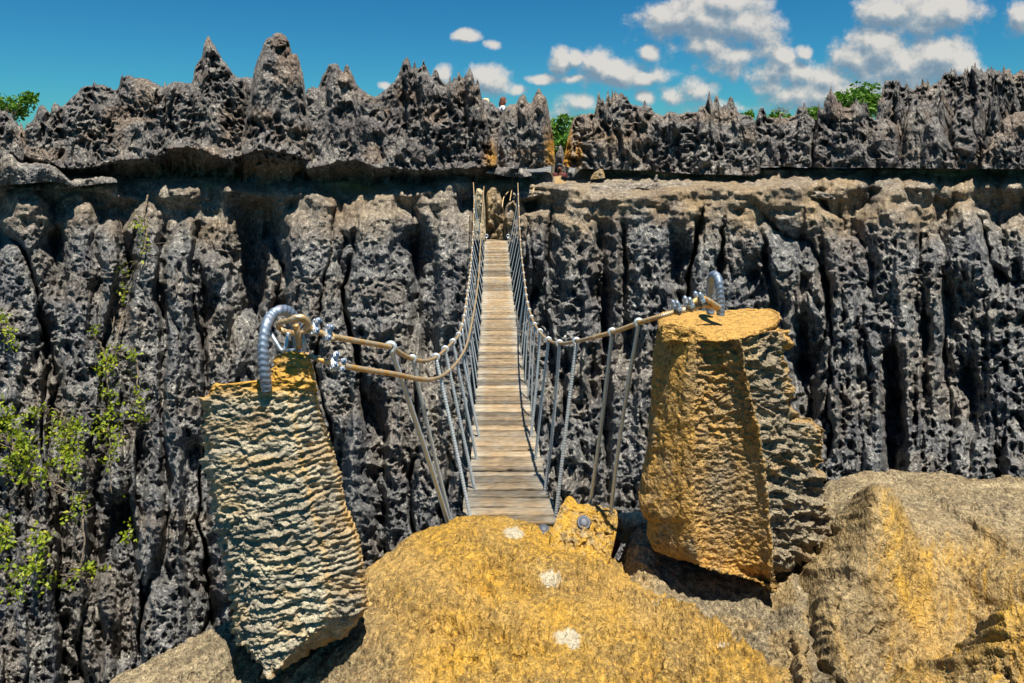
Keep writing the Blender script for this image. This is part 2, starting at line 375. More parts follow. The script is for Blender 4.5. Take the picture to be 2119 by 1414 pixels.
    warm += .8*np.exp(-((U-740)/55.)**2-((V-386)/14.)**2)+.5*np.exp(-((U-430)/18.)**2-((V-388)/7.)**2)
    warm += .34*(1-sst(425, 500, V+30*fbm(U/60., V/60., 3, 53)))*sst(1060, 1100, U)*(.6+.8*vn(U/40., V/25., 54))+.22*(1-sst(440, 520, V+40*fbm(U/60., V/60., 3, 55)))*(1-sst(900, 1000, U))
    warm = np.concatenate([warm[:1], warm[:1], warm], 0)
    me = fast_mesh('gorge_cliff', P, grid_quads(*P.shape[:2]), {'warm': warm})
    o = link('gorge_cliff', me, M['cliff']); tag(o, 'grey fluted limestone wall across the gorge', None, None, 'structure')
    return us, V, D
CL_U, CL_V, CL_D = build_cliff()
def cliff_at(u, v):
    i = int(np.clip(np.searchsorted(CL_U, u), 2, len(CL_U)-3)); col = CL_V[:, i]
    j = int(np.clip(np.searchsorted(col, v), 3, len(col)-4)); return float(CL_D[max(0, j-6):j+7, i-3:i+4].min())

# ---------------------------------------------------------------- blocks of the upper layer
def needle(pts, us):
    """Steep runs of an outline rise in a hollow curve, so that points stay thin."""
    p = np.array(pts, float); out = np.interp(us, p[:, 0], p[:, 1])
    for (u0, v0), (u1, v1) in zip(p[:-1], p[1:]):
        if u1-u0 > .1 and abs(v1-v0) > 1.3*(u1-u0) and abs(v1-v0) > 8:
            k = (us >= u0) & (us <= u1); t = (us[k]-u0)/(u1-u0)
            out[k] = v0+(v1-v0)*t**1.6 if v1 < v0 else v1+(v0-v1)*(1-t)**1.6
    return out

def relief(name, top, bot, D0, R=34, bulge=.5, th=.9, lip=None, under=0., step=1.7, vstep=1.8, amp=1., pit=1., flute=1., seed=0, warmf=None, mat='block', tilt=0., undermat=0., fs=26., parent=None, lipdep=0., off=None, spike=0):
    """A closed body of rock: its outline runs from TOP to BOT, D0 metres off; both faces bulge and are carved."""
    ua, ub = top[0][0], top[-1][0]; D0 = D0+(off if off is not None else 0)
    us = np.arange(ua, ub+step*.5, step); nc = len(us)
    t = needle(top, us); b = interp(bot, us)+(14 if off is not None and ua < 1000 else 0)
    if spike:
        rs = np.random.RandomState(seed)
        for q in range(int(spike*(ub-ua)/100)):
            c0 = rs.uniform(ua+6, ub-6); hh = rs.uniform(5, 24); ww = hh*rs.uniform(.22, .45); t = np.minimum(t, interp(top, [c0])[0]+4-hh*np.clip(1-np.abs(us-c0)/ww, 0, 1)**1.7+400*(np.abs(us-c0) > ww))
    b = np.maximum(b, t+2)
    nv = max(8, int((b-t).max()/vstep)); s = np.linspace(0, 1, nv)[:, None]
    jit = 2.2*fbm(us/6., us*0+seed, 2, seed+1); t = t+jit; t[0] = b[0]-3; t[-1] = b[-1]-3
    V = t+(b-t)*s; U = np.repeat(us[None], nv, 0)
    d = V-t[None]
    nmax = int(R/step)+1
    for k in range(1, nmax+1):
        for sg in (-1, 1):
            tt = np.full(nc, 1e4)
            if sg > 0: tt[:-k] = t[k:] if k < nc else tt[:-k]
            else: tt[k:] = t[:-k] if k < nc else tt[k:]
            tt[tt > 9e3] = 5e3
            d = np.minimum(d, np.sqrt((k*step)**2+np.maximum(0, V-tt[None])**2))
    d = np.maximum(d, 0); q = np.clip(d/R, 0, 1); rnd = np.sqrt(np.clip(1-(1-q)**2, 0, 1))
    wu = U+12*fbm(U/45., V/60., 3, seed+2)+4*fbm(U/13., V/14., 2, seed+3); wv = V+12*fbm(U/50., V/45., 3, seed+4)
    px = D0/F
    blade = lambda f, l, sd: 1-np.abs(2*vn(wu/f, wv/l, sd)-1)
    zone = .3+1.1*sst(.35, .7, vn(U/55., V/45., seed+27))
    det = flute*(.34*(blade(fs, fs*8, seed+5)-.5)+.17*(blade(fs*.42, fs*4, seed+25)-.5)+.08*(blade(fs*.2, fs*1.6, seed+26)-.5))+.22*amp*fbm(wu/52., wv/80., 3, seed+6, .5)
    det -= pit*(.30*pits(wu/25., wv/33., seed+7, .1, .42, .45)+zone*.22*pits(wu/12.5, wv/14., seed+8, .12, .5, .65)+zone*.10*pits(wu/6.3, wv/7., seed+9, .1, .55, .7))
    det += .05*amp*(np.abs(fbm(U/5.5, V/6., 2, seed+10, .7))-.3)
    det *= np.clip(d/7., .05, 1)
    tl = tilt*(V-V.mean())-(.0036*(V-300) if off is not None else 0)
    front = D0-bulge*rnd-det+tl
    if lip is not None:
        lv = interp(lip, us)[None]+3*fbm(us/14., us*0+2., 2, seed+12)[None]
        f = np.clip((V-lv)/np.maximum(b[None]-lv, 4), 0, 1)
        front = front+under*(1-(1-f)**2.2)+.05*fbm(U/25., V/6., 3, seed+14)*(f > 0)-lipdep*np.exp(-((V-lv)/16.)**2)*(f <= 0)
        V2 = f
    else: V2 = V*0
    P = proj(U, V, front)
    nb = 9; sb = np.linspace(1, 0, nb)
    idx = np.clip((sb*(nv-1)).astype(int), 0, nv-1)
    back = D0+tl[idx]+th*rnd[idx]+.1*fbm(U[idx]/20., V[idx]/20., 3, seed+15)*np.clip(d[idx]/7., 0, 1)+.02
    back = np.maximum(back, front[idx]+.02)
    PB = proj(U[idx], V[idx], back)
    # the back keeps the height it has at the middle plane instead of opening with distance
    PB[..., 2] = np.minimum(PB[..., 2], (VH-V[idx])*D0/F)
    PP = np.concatenate([P, PB], 0)
    w = .04+.10*sst(.5, .85, vn(U/60., V/40., seed+16))
    if warmf is not None: w = np.maximum(w, warmf(U, V)*(.55+.7*vn(U/9., V/9., seed+17)))
    w = np.maximum(w, undermat*sst(.1, .35, V2))
    w = np.concatenate([w, w[idx]*0+.05], 0)
    me = fast_mesh(name, PP, grid_quads(*PP.shape[:2], wrap_r=True), {'warm': w})
    return link(name, me, M[mat], parent)

def block(label, top, **k):
    o = relief('limestone_block', top, off=(1.0 if top[0][0] < 340 else .6 if top[0][0] < 1100 else .95), **k); return tag(o, label, 'limestone block', 'blocks of the pinnacled layer')

G = lambda cu, cv, ru, rv: (lambda U, V: np.exp(-((U-cu)/ru)**2-((V-cv)/rv)**2))
block('low dark toothed rock at the left edge above a smooth sloping slab', [(-120, 250), (-60, 235), (-20, 225), (0, 233), (10, 228), (16, 234), (22, 242), (30, 250), (38, 258), (46, 268), (54, 290), (60, 318)],
      bot=[(-120, 345), (0, 345), (60, 340)], D0=17.9, seed=100, th=.8, spike=5)
block('broad rounded grey crest with two small knobs, leftmost long block', [(50, 268), (56, 256), (66, 252), (72, 240), (76, 230), (79, 220), (85, 216), (93, 220), (100, 231), (104, 236), (107, 220), (113, 214), (120, 217), (126, 222), (135, 215), (147, 205), (158, 193), (168, 183), (180, 178), (200, 175), (220, 178), (236, 186), (241, 187), (246, 178), (250, 165), (258, 158), (270, 156), (280, 162), (290, 160), (305, 164), (318, 170), (332, 178), (345, 186), (352, 215)],
      bot=[(50, 350), (110, 358), (200, 368), (352, 376)], lip=[(50, 325), (100, 338), (130, 347), (170, 350), (210, 345), (250, 332), (300, 330), (352, 318)], D0=17.8, under=1.3, seed=120, spike=1.5, lipdep=.25, undermat=.25)
block('block with a tall sharp peak leaning left, two peaks from the left', [(335, 190), (342, 180), (352, 173), (365, 169), (380, 171), (395, 173), (400, 164), (401, 150), (404, 138), (411, 126), (418, 117), (420, 105), (422, 92), (426, 80), (431, 75), (436, 80), (445, 95), (455, 112), (465, 127), (475, 140), (485, 155), (492, 160), (502, 165), (512, 200)],
      bot=[(335, 374), (512, 376)], lip=[(335, 308), (400, 306), (430, 318), (470, 332), (512, 322)], D0=17.7, under=1.4, seed=140, R=26, lipdep=.3, undermat=.3, pit=1.15)
block('low grey ridge seen between the two tallest peaks', [(488, 175), (500, 161), (512, 159), (525, 162), (540, 170)], bot=[(488, 260), (540, 260)], D0=19.4, seed=155, R=20, th=.6)
block('tallest block-headed pillar with a smooth shaded hollow, highest of all the peaks', [(498, 290), (504, 265), (512, 225), (519, 190), (523, 160), (526, 140), (533, 122), (540, 106), (545, 90), (549, 84), (556, 79), (563, 76), (566, 69), (574, 67), (583, 69), (592, 74), (598, 84), (602, 100), (605, 112), (612, 110), (616, 114), (620, 125), (627, 150), (631, 178), (636, 210), (646, 270), (655, 320)],
      bot=[(498, 376), (655, 378)], lip=[(498, 322), (540, 312), (570, 313), (610, 322), (655, 345)], D0=17.5, under=1.5, seed=160, R=28, lipdep=.3, undermat=.3, pit=1.1, fs=40)
block('block carrying a blunt double tooth, to the right of the tallest pillar', [(628, 220), (634, 186), (645, 181), (658, 182), (662, 172), (666, 158), (672, 148), (680, 135), (690, 131), (700, 133), (706, 144), (710, 150), (714, 137), (720, 134), (726, 145), (732, 160), (740, 178), (755, 190), (770, 200), (790, 202), (800, 220), (806, 280), (812, 330)],
      bot=[(628, 378), (812, 376)], lip=[(628, 350), (668, 345), (700, 334), (740, 333), (790, 350), (812, 346)], D0=17.7, under=1.3, seed=180, lipdep=.25, undermat=.2)
block('fluted pyramid of rock ending in several needle points', [(760, 215), (778, 198), (790, 192), (803, 182), (815, 170), (822, 155), (830, 140), (834, 128), (839, 122), (843, 117), (847, 125), (853, 140), (862, 143), (870, 138), (876, 132), (882, 136), (887, 150), (893, 160), (897, 148), (902, 144), (907, 150), (912, 165), (920, 172), (927, 174), (930, 160), (932, 158), (935, 172), (938, 163), (941, 157), (944, 165), (947, 155), (949, 147), (953, 156), (957, 160), (962, 157), (966, 153), (970, 145), (973, 140), (977, 150), (980, 158), (984, 177), (987, 163), (990, 166), (993, 182), (996, 198), (1000, 215), (1008, 260), (1022, 300), (1030, 330)],
      bot=[(760, 376), (1030, 362)], lip=[(760, 340), (815, 352), (900, 352), (960, 350), (1030, 342)], D0=17.9, under=.9, seed=200, R=22, lipdep=.2, spike=2, flute=1.4, warmf=G(1018, 325, 14, 28))
block('dark rounded saddle rock just below the two figures on the skyline', [(985, 235), (998, 206), (1006, 207), (1015, 211), (1025, 219), (1035, 229), (1048, 240), (1060, 262)], bot=[(985, 355), (1060, 355)], D0=19.2, seed=220, R=24, th=.5)
block('ribbed block with two dark cones and an orange stained edge beside the gap', [(1026, 330), (1030, 270), (1038, 235), (1045, 223), (1055, 217), (1068, 215), (1073, 205), (1078, 198), (1082, 194), (1088, 202), (1094, 214), (1100, 213), (1104, 200), (1109, 190), (1114, 181), (1119, 188), (1125, 197), (1131, 203), (1134, 215), (1137, 235), (1140, 255), (1144, 275), (1147, 300), (1148, 322)],
      bot=[(1026, 350), (1060, 350), (1110, 350), (1148, 342)], D0=18.1, seed=240, R=26, th=.7, warmf=G(1142, 310, 16, 45), flute=1.3)
block('long low block with three groups of thin spires, its near end orange beside the gap', [(1165, 335), (1169, 315), (1174, 290), (1180, 264), (1186, 247), (1194, 240), (1204, 238), (1229, 235), (1233, 222), (1236, 200), (1239, 184), (1242, 198), (1246, 215), (1250, 225), (1254, 205), (1258, 181), (1261, 200), (1264, 205), (1267, 184), (1270, 196), (1274, 187), (1279, 197), (1284, 192), (1289, 193), (1293, 201), (1298, 202), (1306, 215), (1312, 219), (1330, 219), (1348, 222), (1353, 232), (1371, 239), (1385, 232), (1393, 231), (1405, 235), (1430, 233), (1442, 231), (1448, 221), (1459, 219), (1464, 204), (1468, 183), (1472, 206), (1478, 219), (1482, 200), (1486, 191), (1489, 216), (1494, 222), (1498, 217), (1502, 219), (1507, 207), (1511, 201), (1517, 202), (1520, 215), (1526, 232), (1534, 236), (1552, 240), (1562, 250), (1568, 290), (1574, 330)],
      bot=[(1165, 344), (1200, 350), (1340, 354), (1420, 360), (1560, 364), (1574, 358)], D0=18.3, seed=260, R=26, th=.9, warmf=lambda U, V: 1.1*np.exp(-((U-1172)/11.)**2)+.8*np.exp(-((U-1198)/9.)**2-((V-318)/26.)**2)+.35*np.exp(-((U-1270)/40.)**2-((V-285)/14.)**2), flute=1.35, spike=1.5)
block('short block with one thick thumb and one thin needle before the bare tree', [(1556, 300), (1562, 250), (1567, 238), (1570, 227), (1575, 222), (1583, 228), (1588, 242), (1600, 246), (1611, 244), (1614, 231), (1618, 243), (1630, 245), (1645, 238), (1650, 222), (1656, 219), (1660, 224), (1664, 210), (1669, 224), (1676, 240), (1690, 250), (1698, 300)],
      bot=[(1556, 344), (1698, 347)], D0=18.4, seed=280, R=24, th=.8, spike=2)
block('hump-topped block in front of the round green tree', [(1682, 290), (1690, 245), (1694, 208), (1698, 222), (1702, 226), (1706, 208), (1712, 195), (1722, 191), (1730, 198), (1737, 218), (1739, 209), (1745, 222), (1757, 224), (1775, 208), (1783, 219), (1788, 208), (1794, 230), (1802, 243), (1812, 247), (1830, 248), (1846, 252), (1858, 262), (1866, 300)],
      bot=[(1682, 347), (1866, 348)], D0=18.2, seed=300, R=26, th=.8, fs=30, spike=4)
block('smooth dark slate-coloured blade, thin and pointed, between two pale domes', [(1858, 320), (1866, 285), (1874, 250), (1882, 222), (1888, 206), (1893, 196), (1900, 206), (1908, 232), (1914, 262), (1918, 300)], bot=[(1858, 348), (1918, 350)], D0=18.0, seed=320, R=20, pit=.35, th=.6, flute=.6)
block('pale triangular dome at the foot of the spired slope', [(1892, 330), (1898, 300), (1908, 270), (1916, 250), (1930, 242), (1942, 243), (1948, 256), (1960, 285), (1974, 305), (1984, 330)], bot=[(1892, 349), (1984, 350)], D0=17.8, seed=330, R=26, th=.8)
block('upright grey column with a flat head right of the triangular dome', [(1962, 300), (1970, 245), (1980, 228), (1992, 226), (2006, 228), (2020, 232), (2028, 260), (2036, 310)], bot=[(1962, 350), (2036, 350)], D0=18.1, seed=340, R=26, th=.8, pit=.7)
block('two pale overlapping domes at the right edge', [(2026, 335), (2032, 310), (2044, 284), (2056, 268), (2066, 262), (2072, 250), (2084, 240), (2100, 234), (2120, 231), (2160, 236), (2210, 250), (2260, 280)], bot=[(2026, 350), (2260, 352)], D0=17.8, seed=350, R=34, th=.9, pit=.7)
block('far slope crowded with small dark spires along the right skyline', [(1806, 300), (1814, 240), (1821, 208), (1826, 183), (1830, 172), (1834, 166), (1840, 167), (1843, 178), (1847, 163), (1852, 168), (1855, 160), (1857, 176), (1863, 180), (1870, 182), (1876, 170), (1883, 183), (1891, 187), (1897, 174), (1902, 181), (1907, 176), (1911, 169), (1916, 174), (1920, 181), (1934, 174), (1941, 170), (1948, 163), (1952, 154), (1962, 148), (1968, 157), (1973, 149), (1978, 157), (1990, 154), (2002, 150), (2010, 149), (2016, 140), (2024, 143), (2027, 147), (2030, 138), (2036, 150), (2044, 155), (2052, 152), (2064, 146), (2072, 152), (2075, 142), (2078, 135), (2081, 146), (2089, 143), (2095, 155), (2103, 153), (2109, 149), (2113, 143), (2119, 149), (2140, 146), (2180, 155), (2240, 170), (2300, 200)],
      bot=[(1806, 330), (2300, 330)], D0=20.2, seed=360, R=22, th=.8, tilt=-.004, flute=1.5, amp=1.4, spike=9)
for k, (lab, top, vb, dd) in enumerate((
        ('slim dark tooth on the spired slope beside the round green tree', [(1926, 300), (1936, 262), (1942, 236), (1947, 214), (1953, 232), (1960, 262), (1968, 300)], 330, 19.2),
        ('dark leaning blade near the right edge, tallest on the spired slope', [(2032, 300), (2042, 262), (2050, 220), (2058, 184), (2063, 174), (2067, 196), (2070, 240), (2074, 300)], 330, 19.0),
        ('dull grey tooth of rock in the middle of the spired slope', [(2000, 280), (2010, 250), (2018, 212), (2026, 190), (2032, 214), (2040, 250), (2046, 280)], 330, 19.3),
        ('broad cone with a chipped tip behind the slate-coloured blade', [(1872, 260), (1884, 232), (1892, 206), (1898, 197), (1906, 212), (1916, 236), (1926, 262)], 330, 19.2))):
    tag(relief('rock_spire', top, [(top[0][0], vb), (top[-1][0], vb)], dd, R=16, th=.4, seed=400+20*k, pit=.6), lab, 'rock spire', 'spires standing on the far slope')
tag(relief('rock_slab', [(-160, 330), (-60, 328), (0, 330), (8, 322), (16, 317), (26, 322), (40, 336), (60, 338), (80, 337), (105, 340), (120, 350), (136, 366), (150, 378)], [(-160, 385), (0, 384), (60, 380), (110, 376), (150, 384)], 17.2, R=20, bulge=.3, th=1.2, seed=500, pit=.15, flute=.5, mat='cliff', step=1.8), 'smooth striped grey slab jutting out at the left edge', 'rock slab')
tag(relief('rock_slab', [(30, 392), (60, 384), (90, 378), (130, 374), (170, 370), (210, 366), (232, 366), (242, 374)], [(30, 398), (120, 392), (200, 382), (242, 378)], 17.9, R=14, bulge=.2, th=1, seed=510, pit=.15, mat='cliff'), 'thin grey shelf of rock under the broad rounded crest', 'rock slab')
tag(relief('rock_slab', [(1005, 352), (1020, 348), (1040, 346), (1075, 347), (1090, 352), (1100, 360)], [(1005, 358), (1050, 366), (1080, 368), (1100, 364)], 18.0, R=14, bulge=.25, th=1, seed=515, pit=.4, mat='cliff'), 'short pale shelf below the two dark cones', 'rock slab')
rq = np.random.RandomState(77)
for k in range(20):
    c = rq.uniform(1850, 2130); v0 = rq.uniform(170, 262); hh = rq.uniform(30, 62); w0 = hh*rq.uniform(.2, .34); le = rq.normal(0, 2)
    tag(relief('rock_spire', [(c-w0*1.5, v0+hh), (c-w0*.75, v0+hh*.55), (c-w0*.3+le, v0+hh*.2), (c+le, v0), (c+w0*.3+le, v0+hh*.22), (c+w0*.8, v0+hh*.55), (c+w0*1.5, v0+hh)], [(c-w0*1.5, min(335, v0+hh+50)), (c+w0*1.5, min(335, v0+hh+50))], 20.3-(v0-170)*.011, R=12, bulge=.3, th=.35, seed=700+9*k, pit=.5, fs=14, amp=.7), 'one of many small grey spires bristling on the slope under the right skyline', 'rock spire', 'small spires bristling on the right slope')
# ledge under the long low block
def ledge():
    us = np.arange(1062, 1730, 2.); nv = 46; s = np.linspace(0, 1, nv)[:, None]
    t = interp([(1062, 392), (1076, 381), (1100, 373), (1140, 370), (1165, 366), (1180, 372), (1200, 374), (1230, 362), (1300, 361), (1420, 365), (1560, 366), (1610, 364), (1650, 374), (1670, 388), (1730, 398)], us)
    b = interp([(1062, 425), (1120, 412), (1300, 410), (1500, 418), (1640, 412), (1730, 418)], us)
    V = t+(b-t)*s; U = np.repeat(us[None], nv, 0)
    brow = interp([(1062, 400), (1150, 389), (1300, 383), (1500, 384), (1640, 390), (1730, 405)], us)+4*fbm(us/30., us*0, 3, 601)
    up = np.clip((brow-V)/np.maximum(brow-t, 2), 0, 1)
    D = 18.1+1.2*up**1.2-.22*np.sqrt(np.clip((V-brow)/14., 0, 1))+.6*sst(.75, 1., s)*(V > brow)
    D = D-.16*fbm(U/34., V/16., 4, 602)+.10*pits(U/13., V/8., 603)-.12*ridge(U/45., V/90., 2, 604)*(1-up)
    P = proj(U, V, D); bk = P[:1].copy(); bk[..., 1] += .8; b2 = P[-1:].copy(); b2[..., 1] += 1.5
    P = np.concatenate([bk, P, b2], 0)
    w = .18+.65*np.exp(-((U-1130)/60.)**2-((V-378)/14.)**2)+.25*up; w = np.concatenate([w[:1], w, w[-1:]], 0)
    o = link('rock_ledge', fast_mesh('rock_ledge', P, grid_quads(*P.shape[:2]), {'warm': w}), M['cliff'])
    tag(o, 'sunlit ledge of pale rock running along under the long low block', None, None, 'structure')
ledge()
for lab, top, bot, d, wm in (
        ('ochre hollowed boulder at the far end of the bridge', [(1004, 420), (1008, 396), (1016, 388), (1026, 387), (1034, 396), (1040, 414), (1044, 440), (1046, 470)], [(1004, 496), (1046, 498)], 17.75, 1.1),
        ('small ochre lump beside the far end of the handrail', [(1042, 450), (1046, 428), (1054, 418), (1062, 416), (1070, 424), (1074, 450)], [(1042, 496), (1074, 497)], 17.6, .8)):
    tag(relief('boulder', top, bot, d, R=20, bulge=.25, th=.3, seed=520+int(top[0][0]), warmf=lambda U, V, wm=wm: wm*.55+0*U, mat='cliff'), lab, 'boulder')
tag(relief('leaning_slab', [(980, 440), (982, 410), (986, 392), (994, 390), (1001, 396), (1004, 430), (1006, 470)], [(980, 498), (1006, 498)], 17.3, R=10, bulge=.12, th=.25, seed=540, pit=.1, mat='pale', flute=.3), 'narrow pale slab leaning beside the far left handrail', 'stone slab')

# ---------------------------------------------------------------- terrain nobody stands close to
def sheet(name, x0, x1, y0, y1, n, zf, mat, label):
    xs = np.linspace(x0, x1, n); ys = y0+(y1-y0)*np.linspace(0, 1, n)**2.2
    X, Y = np.meshgrid(xs, ys[::-1]); P = np.stack([X, Y, zf(X, Y)], -1)
    o = link(name, fast_mesh(name, P, grid_quads(n, n), {'warm': X*0}), M[mat]); return tag(o, label, None, None, 'structure')
sheet('terrain', -600, 600, 19.9, 1500, 260, lambda X, Y: -2.45+.25*fbm(X/3., Y/3., 3, 700)+2.25*np.minimum(1, 1.6*np.exp(-((X+.62)/.62)**2-((Y-22.2)/.7)**2)), 'cliff', 'rough ground behind the pinnacled layer')
sheet('gorge_floor', -60, 60, -12, 24, 160, lambda X, Y: -14.5+1.2*fbm(X/4., Y/4., 4, 710), 'cliff', 'stony bottom of the gorge')

# ---------------------------------------------------------------- the near rim: three swells of rock
def stainfun(U, V, P):
    """Dark lichen: round spots and drip lines with a pattern of their own."""
    x = P[..., 0]+.02*fbm(P[..., 0]/.08, P[..., 1]/.08, 3, 871); y = P[..., 1]+.6*P[..., 2]+.02*fbm(P[..., 0]/.09, P[..., 1]/.09, 3, 872)
    m = sst(.30, .62, fbm(x/.30, y/.25, 4, 873)*.5+.5)
    a = pits(x/.040, y/.052, 874, .05, .46, .8); b = pits(x/.018, y/.024, 875, .05, .45, .75); c = sst(.50, .66, fbm(x/.012, y/.018, 4, 876, .75)*.5+.5)
    g = sst(1560, 1680, U); l = 1-sst(520, 900, U+.3*(1300-V)); k = np.clip(g+l, 0, 1)
    q = .6*x-.8*y; q2 = .8*x+.6*y
    r = 1-np.abs(2*vn(np.where(U > 1500, x*.9+.3*y, q)/.045, np.where(U > 1500, y, q2)/.4, 877)-1)
    a = sst(.15, .5, a); b = sst(.2, .55, b)
    return np.clip((.35+.8*m)*(.95*a*(1-.6*k)+.75*b)+.65*c*(.35+.8*m)+k*.75*sst(.62, .30, r)*(.4+.8*m), 0, 1)*(1-.45*g)

def swell(name, top, crestD, botD, umin, umax, step, p, hfun, warmfun, mat, label, detail, vmax=1640):
    us = np.arange(umin, umax, step); t = interp(top, us)+3*fbm(us/40., us*0+1., 3, 801)
    nv = int((vmax-t.min())/step); s = np.linspace(0, 1, nv)[:, None]**1.12
    V = t+(vmax-t)*s; U = np.repeat(us[None], nv, 0)
    cD = interp(crestD, us)[None]; bD = interp(botD, us)[None]            # botD: metres ahead at row 1420
    tt = np.clip((V-t)/np.maximum(1420-t, 30)[None], 0, None)
    e = np.where(tt < 1, np.power(np.maximum(tt, 0), p), 1+(tt-1)*p)
    inv = 1/cD+(1/bD-1/cD)*e
    D = 1/np.clip(inv, .05, .9)
    P = proj(U, V, D); P[..., 2] += hfun(U, V)
    N = gnorm(P); P = P+N*detail(U, V, P)[..., None]
    c = P[0:1]; sk = []
    for dy, dz in ((.05, -.06), (.14, -.3), (.22, -1.), (.0, -3.), (-.6, -8.)):
        q = c.copy(); q[..., 1] += dy; q[..., 2] += dz; sk.insert(0, q)
    P = np.concatenate(sk+[P], 0); w = warmfun(U, V); st = stainfun(U, V, P[len(sk):]); w = np.concatenate([w[:1]]*len(sk)+[w], 0); st = np.concatenate([st[:1]]*len(sk)+[st], 0); pl = 0*U
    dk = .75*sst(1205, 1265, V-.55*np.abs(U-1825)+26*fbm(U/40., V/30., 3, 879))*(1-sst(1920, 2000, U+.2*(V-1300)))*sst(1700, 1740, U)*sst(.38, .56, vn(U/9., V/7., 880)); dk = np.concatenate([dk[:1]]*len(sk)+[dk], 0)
    for au, av, ru, rv in ((1067, 1111, 22, 10), (1136, 1190, 24, 9), (1172, 1320, 25, 16), (1186, 1336, 14, 14), (1500, 1318, 13, 5)): pl = np.maximum(pl, sst(1.25, .75, np.hypot((U-au)/ru, (V-av)/rv)+.35*fbm(U/12., V/9., 3, 878)))
    pl = np.concatenate([pl[:1]]*len(sk)+[pl], 0)
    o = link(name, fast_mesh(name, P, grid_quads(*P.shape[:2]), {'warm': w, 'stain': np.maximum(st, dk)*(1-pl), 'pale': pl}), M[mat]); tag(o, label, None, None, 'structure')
    return us, V, P[len(sk):]

def det_ochre(U, V, P):
    x = P[..., 0]; y = P[..., 1]
    x = x+.03*fbm(x/.09, y/.09, 3, 811); y = y+.03*fbm(x/.1, y/.1, 3, 812)
    left = 1-sst(650, 1000, U)
    d = .035*fbm(x/.35, y/.35, 4, 813)
    z = .3+1.1*sst(.3, .7, vn(x/.22, y/.22, 818))
    d -= (1-.6*left)*z*(.050*pits(x/.072, y/.09, 814, .05, .5, .8)+.028*pits(x/.034, y/.045, 815, .05, .5, .8))
    d += .010*fbm(x/.018, y/.03, 3, 816, .65)
    a = .8; xr = x*math.cos(a)+y*math.sin(a); yr = -x*math.sin(a)+y*math.cos(a)         # rain runnels, left flank
    d += (.12+.88*left)*.030*(1-np.abs(2*vn(yr/.075, xr/.8, 817)-1)-.5)
    return d
def det_grey(U, V, P):
    x = P[..., 0]; y = P[..., 1]; z = P[..., 2]
    x = x+.05*fbm(x/.2, y/.2, 3, 821); y = y+.05*fbm(x/.22, y/.2, 3, 822)
    d = .05*fbm(x/.4, y/.4, 4, 824)
    rough = sst(1190, 1290, V-.12*np.abs(U-1830))*(1-sst(1930, 1990, U))+.8*sst(1280, 1330, V-.35*np.abs(U-2119))*sst(1970, 2010, U)
    runn = 1-np.abs(2*vn((x*.9-z*.25+.12*y)/.06, (z*.9+y*.5)/.5, 825)-1)
    d += .045*(1-.7*rough)*sst(1040, 1120, V)*(runn-.4)+.03*ridge(y/.10, x/.6, 2, 829)*(1-sst(1050, 1160, V))
    d -= (.25+rough)*(.034*pits(x/.06, (y+z)/.05, 826, .05, .5, .7)+.018*pits(x/.028, (y+z)/.025, 827, .05, .5, .7))
    d += .010*fbm(x/.025, (y+z)/.025, 3, 828, .6)
    return d
def h_main(U, V):
    return .05*np.exp(-((U-1010)/130.)**2-((V-1120)/50.)**2)-.03*np.exp(-((U-900)/90.)**2-((V-1330)/60.)**2)
GM = swell('rock_ground', [(-260, 1640), (0, 1530), (120, 1455), (180, 1428), (250, 1396), (310, 1366), (370, 1340), (420, 1312), (470, 1288), (560, 1250), (640, 1232), (700, 1208), (757, 1178), (800, 1148), (840, 1118), (870, 1103), (915, 1089), (960, 1079), (1000, 1076), (1040, 1078), (1075, 1088), (1110, 1096), (1150, 1098), (1200, 1108), (1250, 1132), (1290, 1168), (1330, 1192), (1420, 1232), (1480, 1272), (1530, 1312), (1580, 1344), (1640, 1384), (1665, 1440), (1700, 1560), (1760, 1600)],
      [(-260, 2.75), (200, 2.85), (470, 3.2), (640, 3.5), (760, 3.75), (870, 4.1), (1000, 4.3), (1150, 4.28), (1275, 4.05), (1420, 3.55), (1530, 3.1), (1640, 2.8), (1700, 2.6)],
      [(-260, 2.7), (200, 2.76), (430, 2.9), (660, 2.9), (860, 2.68), (1000, 2.6), (1400, 2.55), (1640, 2.6), (1760, 2.5)], -260, 1760, 2.0, .72, h_main,
      lambda U, V: np.clip(.16+.95*sst(560, 980, U+.25*(1300-V))*(.72+.3*fbm(U/130., V/80., 3, 830)), 0, 1)*(1-.35*sst(1560, 1640, U)), 'ochre', 'ochre pitted outcrop the near end of the bridge rests on', det_ochre)
def warm_grey(U, V):
    a = U+.35*(V-1100)*np.sign(U-1815)+14*fbm(U/60., V/60., 3, 841); ln = 1-np.abs(2*vn(a/10., V/120., 842)-1); l2 = 1-np.abs(2*vn(U/120., (V+.12*np.abs(U-1850))/11., 843)-1)
    line = np.where(V < 1110, l2, ln); y = sst(1080, 1160, V)*(.35+.65*sst(1780, 1880, U))
    return .20+.25*y*sst(1060, 1160, V)+.5*sst(.6, 1., line)*(.15+.85*y)*vn(U/40., V/30., 844)+.22*y*sst(.4, .75, vn(U/70., V/45., 840))
def h_grey(U, V):
    r =   .34*np.exp(-((U-1815-.10*(V-1130))/70.)**2-((V-1160)/80.)**2)             # a spur
    r += -.30*np.exp(-((U-2000)/120.)**2-((V-1250)/80.)**2)                          # a bowl
    r += .22*np.exp(-((U-2090)/90.)**2-((V-1370)/70.)**2)+.08*np.exp(-((U-2050)/160.)**2-((V-1075)/40.)**2)
    r += -.16*np.exp(-((U-1672-.22*(V-1250))/26.)**2)*sst(1150, 1230, V)             # gully
    r -= .7*(1-sst(1616, 1668, U))**2
    return r-.10*np.exp(-((U-1840)/70.)**2-((V-1330)/70.)**2)
